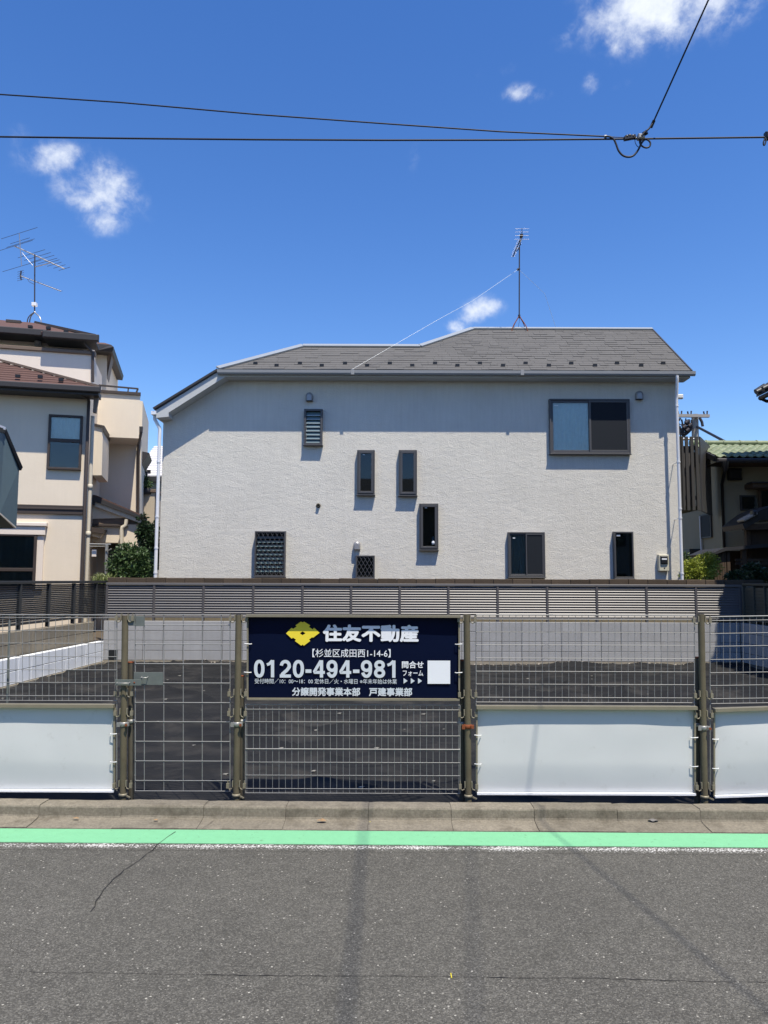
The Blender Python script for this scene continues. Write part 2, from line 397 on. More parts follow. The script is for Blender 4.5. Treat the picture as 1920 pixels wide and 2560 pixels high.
# ================================================================== ground
def sheet(name, x0, x1, y0, y1, z, m, kind='structure', edge=0.0, n=1):
    b = MB()
    if edge:
        xs = [x0 + (x1 - x0) * i / n for i in range(n + 1)]
        vs = [(x, y0 + (noise.noise((x * 5.1, 3.3, y0)) + .5 * noise.noise((x * 17, 1.3, y0))) * edge, z) for x in xs] + [(x, y1, z) for x in xs]
        b.add(vs, [(i, i + 1, n + 2 + i, n + 1 + i) for i in range(n)])
        b.add([v for x, y, _ in vs[:n + 1] for v in ((x, y, z), (x, y, .0003))], [(2 * i, 2 * i + 2, 2 * i + 3, 2 * i + 1) for i in range(n)])
    else: b.quad((x0, y0, z), (x1, y0, z), (x1, y1, z), (x0, y1, z))
    o = b.build(name, m); o['kind'] = kind; return o
sheet('ground', -700, 700, -700, 700, -.03, 'ground')
road = sheet('road', -60, 60, -9, 5.36, 0, 'asphalt')
TURN = -.0108        # the kerb line runs a little askew to the camera
sheet('green_lane_strip', -60, 60, 5.062, 5.326, .004, 'road_green', edge=.004, n=2400).rotation_euler[2] = TURN
sheet('worn_white_line', -60, 60, 4.935, 5.058, .0012, 'worn_paint').rotation_euler[2] = TURN
sheet('yard_ground', -60, 60, 15.36, 60, .35, 'yard_soil')

def ribbon(pts, w, z, name):
    b = MB(); vs = []
    for i, p in enumerate(pts):
        p = Vector(p); d = (Vector(pts[min(i + 1, len(pts) - 1)]) - Vector(pts[max(i - 1, 0)])).normalized(); n_ = Vector((-d.y, d.x, 0))
        ww = w * (.35 + 1.2 * abs(noise.noise(p * 9)))
        vs += [p + n_ * ww / 2, p - n_ * ww / 2]
    for v in vs: v.z = z
    b.add(vs, [(2 * i, 2 * i + 1, 2 * i + 3, 2 * i + 2) for i in range(len(pts) - 1)])
    return b.build(name, 'crack', road)
def gp(px, py):
    d = ray(px, py); return Vector((0, 0, CAMZ)) + d * (-CAMZ / d.z)
def wiggle(pix, step=14, amp=4):
    out = []
    for (a, b) in zip(pix, pix[1:]):
        k = max(1, int(math.dist(a, b) / step))
        for i in range(k):
            t = i / k; x, y = a[0] + (b[0] - a[0]) * t, a[1] + (b[1] - a[1]) * t
            out.append(gp(x + amp * 1.4 * noise.noise((x * .05, y * .05, 0)) + amp * noise.noise((x * .21, y * .21, 9)), y + amp * .6 * noise.noise((x * .06, y * .11, 4)) + amp * .4 * noise.noise((x * .33, y * .3, 2))))
    return out
ribbon(wiggle([(438, 2082), (405, 2105), (372, 2135), (335, 2160), (300, 2185), (272, 2212), (250, 2242), (225, 2280), (212, 2300)]), .0062, .006, 'road_crack')
ribbon(wiggle([(40, 2432), (220, 2433), (420, 2437), (700, 2440), (960, 2441), (1130, 2443), (1300, 2446), (1480, 2446), (1650, 2452), (1760, 2455), (1930, 2457)], 16, 3), .0046, .003, 'road_crack')
ribbon(wiggle([(505, 2078), (545, 2050), (560, 2046)], 10, 2), .004, .0145, 'road_crack')

# kerb: L-shaped concrete blocks laid end to end
kerb = bpy.data.objects.new('kerb', None); C.objects.link(kerb); kerb['kind'] = 'structure'; kerb.location = (0, 5.5, 0); kerb.rotation_euler[2] = TURN; WL['kerb'] = Vector((0, 5.5, 0))
KP = [(5.345, -.12), (5.345, .005), (5.43, .011), (5.50, .018), (5.520, .022), (5.526, .034), (5.531, .088), (5.536, .097), (5.548, .102), (5.685, .098), (5.685, -.12)]
def kerb_mesh(seed):
    b = MB(); L_ = .581; ns = 8; vs = []
    for i in range(ns + 1):
        e = .002 if i in (0, ns) else 0
        x = -L_ / 2 + L_ * i / ns
        for k, (y, z) in enumerate(KP):
            j = noise.noise((x * 9 + seed * 7, y * 23, z * 31)) * .004 if 0 < k < 10 else 0
            vs.append((x, y + j + (e if 3 < k < 9 else 0), z - (e if 1 < k < 10 else 0) + j * .7))
    n = len(KP)
    fs = [(i * n + k, (i + 1) * n + k, (i + 1) * n + (k + 1) % n, i * n + (k + 1) % n) for i in range(ns) for k in range(n)]
    fs += [tuple(range(n)), tuple(range(ns * n + n - 1, ns * n - 1, -1))]
    b.add(vs, fs, False); return b.mesh('kerb_block', 'kerb_concrete', False)[0]
KM = [kerb_mesh(i) for i in range(6)]
for i in range(-26, 27):
    inst('kerb_block', KM[(i * 7) % 6], (.481 + .292 + .584 * i, 0, random.uniform(-.003, .003)), kerb)
MB().prism([(-16, y + (.006 if y < 5.6 else -.004), z - .006) for y, z in KP], (32, 0, 0)).build('mortar_bed', 'kerb_joint', kerb)
MB().box(-60, -15.1, 5.345, 5.685, -.12, .1).box(16.1, 60, 5.345, 5.685, -.12, .1).build('kerb_run', 'kerb_concrete', kerb)

# black weed-control sheet over the empty lot
def sheet_z(x, y):
    p = Vector((x, y, 0))
    h = .028 * noise.noise(Vector((x * .5, y * .6, 1.7))) + .016 * noise.noise(Vector((x * 1.3 + 3, y * 1.9, 5)))
    q = x * .55 + y * 1.25 + 1.3 * noise.noise(Vector((x * .4, y * .4, 9)))
    h += .050 * (1 - abs(2 * ((q * .9) % 1) - 1)) ** 7 * (.4 + abs(noise.noise(Vector((x * .3, y * .3, 2)))) * 2)
    q2 = -x * .9 + y * .7 + 1.6 * noise.noise(Vector((x * .35, y * .35, 19)))
    h += .042 * (1 - abs(2 * ((q2 * .8) % 1) - 1)) ** 9 * (.3 + abs(noise.noise(Vector((x * .4, y * .4, 12)))) * 2)
    q3 = y * 3.1 + .6 * noise.noise(Vector((x * .9, y * .9, 29)))
    h += .015 * noise.noise(Vector((x * .5, q3, 3))) + .006 * noise.noise(Vector((x * 5, y * 5, 3)))
    s = y / 1.9 + .05 * noise.noise(Vector((x * .3, 0, 7)))
    h += .012 * (1 - (s % 1))                       # overlapping widths
    e = max(0, y - 14.7) / .5
    h += .035 * e * max(0, noise.noise(Vector((x * 1.1, 4.4, 0))) + .15)
    f = max(0, 6.15 - y) / .45
    h -= .035 * min(1, f) * (1 - min(1, f) * .2)
    return .055 + h
def build_sheet():
    nx, ny = 380, 300; vs = []; X0, X1, Y0, Y1 = -6.3, 7.25, 5.60, 15.17
    for j in range(ny + 1):
        y = Y0 + (Y1 - Y0) * (j / ny) ** 1.25
        xl = -5.45 - .047 * (15.2 - y)
        for i in range(nx + 1):
            x = xl + (7.12 - xl) * i / nx
            vs.append((x, y, sheet_z(x, y)))
    b = MB(); b.add(vs, [(j * (nx + 1) + i, j * (nx + 1) + i + 1, (j + 1) * (nx + 1) + i + 1, (j + 1) * (nx + 1) + i) for j in range(ny) for i in range(nx)], True)
    o = b.build('weed_sheet', 'weed_sheet'); o['kind'] = 'structure'; o['label'] = 'black weed control sheet spread over the empty lot'
build_sheet()
MB().box(-14, 14, 5.70, 15.3, -.1, -.004).build('lot_soil', 'yard_soil')['kind'] = 'structure'
# pins that hold the sheet down
pinb = MB().lathe([(0, .006), (.014, .005), (.016, 0), (.016, -.004)], (0, 0, 0), 9); pinb.add([(-.045, .0, .002), (-.01, -.016, .003), (.03, -.012, .012), (.05, .006, .002), (.01, .018, .010), (-.03, .014, .006)], [(0, 1, 5), (1, 2, 4), (1, 4, 5), (2, 3, 4)])
PIN, _ = pinb.mesh('sheet_pin', 'pin', False)
pins = [(1150, 1871), (1110, 1819), (790, 1826), (850, 1782), (690, 1783), (705, 1875), (943, 1871), (785, 1948), (1085, 1953), (905, 1976), (1325, 1693), (1480, 1692), (1618, 1708), (1620, 1733), (1350, 1668), (1480, 1697), (485, 1866), (505, 1776), (420, 1697), (415, 1750), (510, 1728), (570, 1675), (450, 1690), (222, 1722), (145, 1703), (565, 1944), (335, 1938), (395, 1810), (1060, 1783), (1010, 1818), (8, 1745), (1255, 1750), (1320, 1700), (1700, 1730)]
for px, py in pins:
    d = ray(px, py); p = Vector((0, 0, CAMZ)) + d * ((.07 - CAMZ) / d.z)
    if p.y > 15.0 or p.y < 5.75: continue
    inst('sheet_pin', PIN, (p.x, p.y, sheet_z(p.x, p.y) + .004), None, rot=(0, 0, random.uniform(-.6, .6)), scale=(random.uniform(.4, .85),) * 3,
         label='small pale pin head holding down the black weed sheet', cat='pin', group='pins holding down the black weed sheet')
# crumbs of dug soil along the back edge of the sheet
b = MB()
for i in range(260):
    x = random.choice((random.uniform(-3.6, -.5), random.uniform(.8, 7))); y = 15.165 - abs(random.gauss(0, .04)); r = random.uniform(.006, .026)
    z = sheet_z(x, y) + r * .4
    b.add([(x + random.uniform(-1, 1) * r * 1.4, y + random.uniform(-1, 1) * r, z + random.uniform(-1, 1) * r * .6) for _ in range(5)], [(0, 1, 2), (0, 2, 3), (0, 3, 4), (1, 2, 4), (2, 3, 4)])
mat('pale_soil', (.30, .27, .23), .95, .2)
b.build('soil_crumbs', 'pale_soil', kind='stuff', label='pale soil crumbs along the back edge of the sheet')

# ================================================================== walls round the lot
def blockface(root, x0, n, L_, zs, y, th, m, name='block', gap=.008, cut=1.0, phase=0.0):
    """courses of separate blocks facing -y in the root's frame"""
    for c in range(len(zs) - 1):
        me, _ = MB().bbox(-L_ / 2 + gap / 2, L_ / 2 - gap / 2, 0, th, zs[c] - zs[c] + gap / 2, zs[c + 1] - zs[c] - gap / 2, .004).mesh(name, m, False)
        for i in range(n):
            inst(name, me, (x0 + L_ * (i + .5), y + random.uniform(-.0015, .0015), zs[c]), root)
YB = 15.2
zb = [at(360, y, YB).z for y in (1650.2, 1625.8, 1600.9, 1576.3, 1551.9)]
xl, xr = -5.55, at(1851, 1600, YB).x
bw = thing('block_wall', (0, YB, 0), 'pale grey concrete block retaining wall across the back of the lot', 'wall')
nb = 32; Lb = (xr - xl) / nb
blockface(bw, xl, nb, Lb, zb, YB, .12, 'concrete_block')
MB().box(xl, xr, YB + .008, YB + .13, zb[0] - .02, zb[4] - .006).build('mortar', 'mortar', bw)
MB().box(xl, xr, YB - .025, YB + .13, -.05, zb[0] - .008).build('footing', 'footing', bw)
# dark scupper in the left corner and a drain mark
MB().box(xl + .12, xl + .30, YB - .012, YB + .02, zb[0] - .0, zb[1] - .0).build('weep_opening', 'interior', bw)

DL = Vector((.047, 1, 0)).normalized(); angL = math.atan2(DL.y, DL.x)
lw = thing('block_wall', (-5.5 - .047 * 9.2, 6.0, 0), 'low white block wall along the left side of the lot', 'wall', rotz=angL)
blockface(lw, .0, 23, .397, [.09, .29, .49], 0, .11, 'white_block')
MB().box(0, 9.13, .008, .12, .08, .484).build('mortar', 'mortar', lw)
MB().box(0, 9.13, -.03, .12, -.05, .086).build('footing', 'footing', lw)
ow = thing('block_wall', (-5.5 - .047 * 9.2, 6.0, 0), 'old stained beige block wall behind the low white one', 'wall', rotz=angL)
blockface(ow, .0, 23, .392, [.28, .475, .67, .87], .16, .12, 'old_block', gap=.009)
MB().box(0, 9.0, .17, .27, .0, .862).build('mortar', 'mortar', ow)
rw = thing('block_wall', (xr, YB, 0), 'shaded block wall along the right side of the lot', 'wall', rotz=rad(-90))
blockface(rw, .02, 22, .4, zb, .0, .12, 'concrete_block')
MB().box(.02, 8.8, .008, .13, -.05, zb[4] - .006).build('mortar', 'mortar', rw)

# neighbour's older wall with a course of coping blocks just showing over the fence
YC = 15.62
nwl = thing('boundary_wall', (0, YC, 0), 'older dark brown block wall behind the grey louvre fence', 'wall')
zc1, zc0 = at(960, 1446.5, YC).z, at(960, 1462, YC).z
x0, x1 = at(268, 1450, YC).x, at(1885, 1450, YC).x
nn = int((x1 - x0) / .395)
CPM = [MB().bbox(-.194, .194, 0, .13, 0, zc1 - zc0, .008).mesh('coping_block', 'coping', False)[0] for _ in range(1)]
for i in range(nn + 1):
    inst('coping_block', CPM[0], (x0 + .2 + .395 * i, YC + random.uniform(-.006, .006), zc0 + random.uniform(-.006, .006)), nwl)
MB().box(x0, x1, YC + .01, YC + .12, .0, zc0 - .004).build('wall_body', 'old_block', nwl)
MB().box(x0 + 1, x1, YC + .02, YC + .11, zc0 - .003, zc1 - .02).build('mortar', 'mortar', nwl)

# ================================================================== louvre fences
def louvre_fence(root, xs, y, zlo, zhi, pitch, mslat, mpost, pw=.045, tall=.05, tilt=.55, rail=.045, foot=0.08):
    n = int((zhi - zlo - 2 * rail) / pitch)
    w = xs[1] - xs[0] - pw
    cache = {}
    def slat(w):
        k = round(w, 3)
        if k not in cache:
            dy, dz, t = tall / 2 * math.sin(tilt), tall / 2 * math.cos(tilt), .004
            p = [(-w / 2, -dy, -dz), (-w / 2, -dy + t * .3, -dz - t), (-w / 2, dy + t, dz - t * .6), (-w / 2, dy, dz)]
            cache[k] = MB().prism(p, (w, 0, 0)).mesh('slat', mslat, False)[0]
        return cache[k]
    for a, c in zip(xs, xs[1:]):
        for k in range(n):
            inst('slat', slat(c - a - pw), ((a + c) / 2, y, zlo + rail + pitch * (k + .5)), root)
    for x in xs:
        MB().bbox(x - pw / 2, x + pw / 2, y - .03, y + .03, zlo - foot, zhi - rail - .002, .004).build('post', mpost, root)
    MB().bbox(xs[0] - pw / 2, xs[-1] + pw / 2, y - .036, y + .036, zhi - rail, zhi, .005).build('top_rail', mslat, root)
    MB().bbox(xs[0] - pw / 2, xs[-1] + pw / 2, y - .031, y + .031, zlo, zlo + rail * .8, .004).build('bottom_rail', mslat, root)
ztop = at(960, 1459, 15.28).z; zbot = at(960, 1546, 15.28).z
fx = [at(px, 1500, 15.28).x for px in (267.5, 385.5, 509, 633.5, 756.5, 878, 999.5, 1121, 1244, 1368, 1492, 1616, 1739.5, 1851)]
lf = thing('louvre_fence', (0, 15.28, zbot), 'mid grey aluminium louvre fence across the back of the lot', 'fence')
louvre_fence(lf, fx, 15.28, zbot, ztop, .0498, 'louvre_grey', 'louvre_post', tall=.058, tilt=.62)
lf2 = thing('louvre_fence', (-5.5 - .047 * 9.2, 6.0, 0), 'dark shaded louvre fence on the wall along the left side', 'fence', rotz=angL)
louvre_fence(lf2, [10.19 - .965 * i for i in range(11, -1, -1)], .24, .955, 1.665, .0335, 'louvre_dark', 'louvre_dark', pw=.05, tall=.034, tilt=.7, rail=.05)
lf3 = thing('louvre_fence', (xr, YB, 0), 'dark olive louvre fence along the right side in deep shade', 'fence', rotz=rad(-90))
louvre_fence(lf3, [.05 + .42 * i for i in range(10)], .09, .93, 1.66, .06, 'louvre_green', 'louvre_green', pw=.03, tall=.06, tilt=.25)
# ================================================================== street fence of scaffold posts and wire panels
YF = 5.80
xf = lambda px, py=1750: at(px, py, YF).x
zf = lambda py, px=960: at(px, py, YF).z
CYL = MB().tube([(0, 0, 0), (0, 0, 1)], 1, 5, cap=False).mesh('wire', 'wire', False)[0]
def wire(root, a, b, r, name):
    a, b = Vector(a), Vector(b); d = b - a
    q = d.to_track_quat('Z', 'Y')
    o = inst(name, CYL, a, root, scale=(r, r, d.length)); o.rotation_mode = 'QUATERNION'; o.rotation_quaternion = q
    return o
hookb = MB()
hookb.tube([(.0, 0, .030), (.0, -.004, 0), (.006, -.006, -.016), (.02, -.008, -.022), (.034, -.008, -.014), (.036, -.008, .012)], .0042, 6)
hookb.box(-.004, .004, -.012, .012, -.004, .04)
hookb.box(.026, .046, -.016, .004, -.012, .022)
hookb.tube([(.036, -.006, .02), (.036, -.006, .042)], .005, 6)
HOOK = hookb.mesh('hook', 'frame_tan', False)[0]
def post(pxt, pxb, ytop, ybase, label, stake=None, slabel='', clampy=1812, rusty=False, hooks=(1550, 1737, 1786, 1966)):
    a, b_ = at(pxb, ybase, YF), at(pxt, ytop, YF)
    base = Vector((a.x, YF, .03)); top = b_
    r = thing('fence_post', base, label, 'fence post', 'scaffold pipe posts of the street fence')
    lean = (top - base)
    P = lambda z: base + lean * ((z - base.z) / lean.z)
    MB().tube([base, top], .0243, 18).build('pipe', 'pipe_old', r)
    # hollow mouth of the pipe
    MB().lathe([(.0243, 0), (.0215, .002), (.021, -.03), (0, -.03)], top + Vector((0, 0, .0015)), 18).build('pipe_mouth', 'pipe_shade', r)
    zc = zf(1988)
    MB().lathe([(.0245, -.014), (.031, -.012), (.032, 0), (.030, .006), (.0245, .008)], P(zc), 18).build('collar', 'frame_tan', r)
    c = P(zc)
    MB().bar(c + Vector((.03, -.012, -.008)), c + Vector((.060, -.02, -.020)), .009, .010).build('collar_lug', 'frame_tan', r)
    for hy in hooks:
        for s in (-1, 1):
            q = P(zf(hy)); inst('hook', HOOK, (q.x + s * .0255, q.y - .008, q.z), r, scale=(s, 1, 1))
    q = P(zf(clampy)); m = 'rust' if rusty else 'galv'
    cb = MB().lathe([(.026, -.016), (.0295, -.015), (.030, 0), (.0295, .015), (.026, .016)], q, 16)
    cb.box(q.x + .02, q.x + .044, q.y - .03, q.y - .006, q.z - .012, q.z + .012); cb.tube([(q.x + .032, q.y - .045, q.z), (q.x + .032, q.y - .004, q.z)], .007, 6)
    cb.box(q.x - .045, q.x - .022, q.y - .022, q.y - .014, q.z - .018, q.z + .014)
    cb.build('clamp', m, r)
    MB().tube([(q.x + .032, q.y - .05, q.z), (q.x + .032, q.y - .043, q.z)], .010, 6, smooth=False).build('clamp_nut', 'rust', r)
    if stake:
        px2, yt = stake
        s0 = Vector((at(px2, 2000, YF + .05).x, YF + .062, .02)); s1 = at(px2, yt, YF + .062)
        k = thing('ground_stake', s0, slabel, 'stake', 'short stake pipes clamped behind the posts')
        MB().tube([s0, (s0.x * .5 + s1.x * .5, s1.y, (s0.z + s1.z) / 2), s1], .021, 16).build('pipe', 'pipe_shade', k)
        MB().lathe([(.0215, -.004), (.0235, 0), (.022, .006), (0, .006)], s1, 16).build('rusty_rim', 'rust', k)
        q2 = s0 + (s1 - s0) * ((q.z + .01 - s0.z) / (s1.z - s0.z))
        c2 = MB().lathe([(.023, -.014), (.0265, -.013), (.0265, .013), (.023, .014)], q2, 14); c2.bar(q2 + Vector((.02, -.01, 0)), q2 + Vector((.045, -.02, -.004)), .012, .016); c2.build('clamp', 'galv', k)
    return r
post(313, 307.5, 1540, 2003, 'scaffold pipe fence post on the latch side of the mesh gate', (327, 1656), 'short stake pipe behind the fence post at the gate latch')
post(597, 590.5, 1538, 2003, 'scaffold pipe fence post between the mesh gate and the navy sign', (604, 1690), 'short stake pipe behind the post left of the navy sign', clampy=1811)
post(1166.6, 1171, 1537, 2004, 'scaffold pipe fence post with a rusty clamp right of the navy sign', (1156, 1651), 'short stake pipe behind the post right of the navy sign', clampy=1815, rusty=True)
post(1752.6, 1761.5, 1536, 2006, 'scaffold pipe fence post left of the tilted white board', (1744, 1644), 'rust capped stake pipe behind the post left of the tilted board', clampy=1816)

post(-285, -290, 1540, 2003, 'scaffold pipe fence post past the left edge of the frame')
post(2342, 2350, 1530, 2003, 'scaffold pipe fence post past the right edge of the frame')
def mesh_panel(label, pxl, pxr, hys, pitch_px, ytop, ybot, tilt=(0, 0), cat='fence panel', wr=.0021, hr=.0027, thick=(), px_verticals=None, yw=YF, group=None):
    """welded wire panel: every rod its own part. tilt = pixels the left / right end lies lower"""
    root = thing('mesh_panel', (at((pxl + pxr) / 2, 1900, yw).x, yw, zf(ybot)), label, cat, group)
    def pt(px, py, dy=0):
        t = (px - pxl) / (pxr - pxl); py = py + tilt[0] * (1 - t) + tilt[1] * t
        return Vector((at(px, py, yw).x, yw + dy, at(960, py, yw).z))
    def side(px, y0, y1):   # uprights stay upright
        return pt(px, y0), pt(px, y1)
    for i, y in enumerate(hys):
        big = i in thick
        wire(root, pt(pxl, y, -.004), pt(pxr, y, -.004), hr * (1.7 if big else 1), 'horizontal_rod')
    if px_verticals is None:
        n = int((pxr - pxl) / pitch_px); off = ((pxr - pxl) - n * pitch_px) / 2
        px_verticals = [pxl + off + pitch_px * i for i in range(n + 1)]
    for px in px_verticals:
        a, b_ = side(px, hys[0] if ytop is None else ytop, hys[-1])
        wire(root, b_, a, wr, 'vertical_rod')
    for px in (pxl, pxr):
        a, b_ = side(px, ytop or hys[0], ybot); wire(root, b_, a, .0040, 'frame_side')
    return root, pt
PG = 'wire mesh panels of the street fence'
H = [1547, 1579, 1611, 1644, 1677, 1709, 1742, 1754]
mesh_panel('wire mesh panel above the leftmost white board', -262, 292, [1540] + H, 16.5, 1540, 1980, group=PG, thick=(0,))
mesh_panel('wire mesh panel above the white board in the middle right bay', 1190, 1736, [1536] + H, 16.5, 1536, 1980, group=PG, thick=(0,))
mesh_panel('wire mesh panel above the tilted white board at the right edge', 1775, 2320, [1537] + H, 16.5, 1537, 1982, tilt=(2, -8), group=PG, thick=(0,))
mesh_panel('wire mesh panel under the navy sign', 614, 1150, [1762, 1774, 1805, 1839, 1873, 1906, 1938.5, 1972, 1983], 16.05, 1762, 1983, group=PG, thick=(4,))
# gate: coarse square mesh with latch plates
g, gpt = mesh_panel('tall coarse square mesh gate with a metal latch plate', 338, 575, [1538, 1564, 1612, 1661, 1709, 1758, 1806, 1855, 1904, 1953, 1979], 48.5, 1538, 1980, cat='gate', wr=.0034, hr=.0034, px_verticals=[360.7, 409.5, 458, 505.5, 553])
def plate(name, x0, y0, x1, y1, dy, m='plate', th=.003):
    a, b_ = at(x0, y0, YF), at(x1, y1, YF)
    return MB().bbox(a.x, b_.x, YF + dy - th, YF + dy, b_.z, a.z, .0008).build(name, m, g)
plate('latch_plate', 336, 1680, 408, 1712, -.008); plate('latch_arm', 293, 1697, 357, 1712, -.036); plate('corner_plate', 341, 1540, 362, 1565, -.008); plate('corner_plate', 321, 1539, 339, 1564, -.006)
def grip(x0, x1, y, dy, up):
    a, b_ = at(x0, y, YF), at(x1, y, YF); o_ = Vector((0, dy, 0)); p = Vector((0, dy - .025, -.006 if up else -.004))
    MB().tube([a + o_, a + p, b_ + p, b_ + o_], .0038, 7).build('latch_pull', 'galv', g)
grip(298, 329, 1704, -.036, 0); grip(356, 371, 1691, -.008, 1)
a = at(340, 1705, YF); MB().lathe([(0, -.005), (.007, -.004), (.007, 0)], a + Vector((0, -.037, 0)), 8, 'Y').build('bolt', 'rust', g)

# white boards and the navy sign: sheets laced to their own frames
def board(label, pxl, pxr, yt, yb, tilt=(0, 0), rail='frame_tan', m='board_white', bow=.012, name='blank_board', group=None, ties=(), railh=8, dy=.0, railout=.030, seed=1):
    root = thing(name, (at((pxl + pxr) / 2, 1900, YF).x, YF, at(960, yb, YF).z), label, 'board' if name != 'signboard' else 'sign', group)
    def pt(px, py, d=0):
        t = (px - pxl) / (pxr - pxl); q = py + tilt[0] * (1 - t) + tilt[1] * t
        return Vector((at(px, py, YF).x, YF + d, at(960, q, YF).z))
    b = MB(); nx, ny = 24, 12; vs = []
    for j in range(ny + 1):
        for i in range(nx + 1):
            u, v = i / nx, j / ny
            w = bow * (math.sin(math.pi * v) ** .7) * (math.sin(math.pi * u) ** .45) * (.75 + .5 * noise.noise((u * 2.2 + seed * 5, v * 1.4, seed))) + .003 * noise.noise((u * 6, v * 3, seed))
            vs.append(pt(pxl + 1 + (pxr - pxl - 2) * u, yt + railh - 1 + (yb - yt - railh) * v, dy + .012 - w))
    b.add(vs, [(j * (nx + 1) + i, j * (nx + 1) + i + 1, (j + 1) * (nx + 1) + i + 1, (j + 1) * (nx + 1) + i) for j in range(ny) for i in range(nx)], True)
    k = len(b.v); b.v += [v + Vector((0, .003, 0)) for v in b.v]; b.f += [[i + k for i in f][::-1] for f in b.f]; b.sm += b.sm
    b.build('face_sheet', m, root)
    tw = (at(pxl, yt, YF) - at(pxl, yt + railh, YF)).z
    MB().bar(pt(pxl - 2, yt + railh / 2, -.010), pt(pxr + 2, yt + railh / 2, -.010), railout * 2, tw).build('top_rail', rail, root)
    MB().bar(pt(pxl, yb, -.008), pt(pxr, yb, -.008), .03, .014).build('bottom_rail', rail if name == 'signboard' else 'white_block', root)
    for px in (pxl, pxr):
        MB().bar(pt(px, yt + railh, .0), pt(px, yb, .0), .012, .014, up=(0, 1, 0)).build('side_rail', rail, root)
    for px, py in ties:
        s = 1 if px < (pxl + pxr) / 2 else -1
        MB().tube([pt(px - 8 * s, py, -.012), pt(px - 5 * s, py, -.02), pt(px + 6 * s, py + 1, -.016), pt(px + 9 * s, py + 1, .002)], .0035, 6).build('cable_tie', 'tie_white', root)
    return root, pt
BG = 'blank white boards on the street fence'
board('leftmost blank white board on the street fence beside the gate post', -258, 286, 1762, 1979, group=BG, ties=[(285, 1836), (285, 1906)], seed=1)
board('blank white board between the two right fence posts', 1192, 1737, 1762, 1982, group=BG, ties=[(1194, 1836), (1194, 1908), (1735, 1840), (1735, 1912)], seed=2)
board('tilted blank white board at the right edge of the fence', 1785, 2330, 1763, 1984, tilt=(4, -16), group=BG, ties=[(1787, 1840), (1787, 1913)], bow=.030, seed=3)
sg, spt = board('navy blue real estate signboard with yellow diamond logo and phone number', 619, 1148, 1537, 1748, m='sign_navy', bow=.004, name='signboard', ties=[(620, 1610), (619, 1681), (1147, 1609), (1147, 1680)], railh=6, railout=.030, seed=4)

SY = YF + .0015        # print lies just in front of the sheet
def text(s, x0, y0, x1, y1, m, bold=0.0, res=3):
    cu = bpy.data.curves.new('lettering', 'FONT'); cu.body = s; cu.resolution_u = res
    o = bpy.data.objects.new('lettering', cu); C.objects.link(o); bpy.context.view_layer.update()
    me = bpy.data.meshes.new_from_object(o.evaluated_get(bpy.context.evaluated_depsgraph_get()))
    bpy.data.objects.remove(o); bpy.data.curves.remove(cu)
    a, b_ = at(x0, (y0 + y1) / 2, SY), at(x1, (y0 + y1) / 2, SY); za, zb_ = at(960, y0, SY).z, at(960, y1, SY).z
    xs = [v.co.x for v in me.vertices]; ys = [v.co.y for v in me.vertices]
    lx, ly = min(xs), min(ys); sx, sy = (b_.x - a.x) / (max(xs) - lx), (za - zb_) / (max(ys) - ly)
    c = Vector(((a.x + b_.x) / 2, SY, (za + zb_) / 2))
    bx_, bz_ = bold * sx, bold * sy        # heavier weight: the outline laid down several times a hair apart
    kx, kz = 1 - 2 * bx_ / (b_.x - a.x), 1 - 2 * bz_ / (za - zb_)
    P = [Vector(((a.x + (v.co.x - lx) * sx - c.x) * kx, 0, (zb_ + (v.co.y - ly) * sy - c.z) * kz)) for v in me.vertices]
    F_ = [tuple(p.vertices) for p in me.polygons]; bpy.data.meshes.remove(me)
    b = MB(); offs = [(0, 0)] + ([(math.cos(k * math.pi / 4) * min(1, 1.25 * max(abs(math.cos(k * math.pi / 4)), .8)), math.sin(k * math.pi / 4)) for k in range(8)] if bold else [])
    for i, (ox, oz) in enumerate(offs): b.add([q + c + Vector((ox * bx_, -.00008 * i, oz * bz_)) for q in P], F_)
    me, c2 = b.mesh('lettering', m); inst('lettering', me, c2, sg)
text('住友不動産', 807, 1561.5, 1046.5, 1605, 'print_white', .042)
text('【杉並区成田西1-14-6】', 781, 1622.5, 976.5, 1643.5, 'print_white', .004)
def ribbon2(b, pts, hw, closed=False, d=0.0):
    n = len(pts); P = [Vector((x, y)) for x, y in pts]; L_, R_ = [], []
    for i in range(n):
        a = P[(i - 1) % n] if closed or i > 0 else None; c = P[(i + 1) % n] if closed or i < n - 1 else None
        d1 = (P[i] - a).normalized() if a else (c - P[i]).normalized(); d2 = (c - P[i]).normalized() if c else d1
        n1, n2 = Vector((-d1.y, d1.x)), Vector((-d2.y, d2.x)); m = (n1 + n2)
        m = m / max(.45, m.length_squared / 2) if m.length > .2 else n1
        L_.append(P[i] + m * hw); R_.append(P[i] - m * hw)
    w = lambda q: Vector((at(q.x, q.y, SY).x, SY - d, at(960, q.y, SY).z))
    b.add([w(q) for q in L_ + R_], [(i, (i + 1) % n, n + (i + 1) % n, n + i) for i in range(n if closed else n - 1)])
def oval(cx, cy, rx, ry, t0=0, t1=360, n=28, p=.86):
    f = lambda v: math.copysign(abs(v) ** p, v)
    k = n if t1 - t0 == 360 else n + 1
    return [(cx + rx * f(math.cos(rad(t0 + (t1 - t0) * i / n))), cy + ry * f(math.sin(rad(t0 + (t1 - t0) * i / n)))) for i in range(k)]
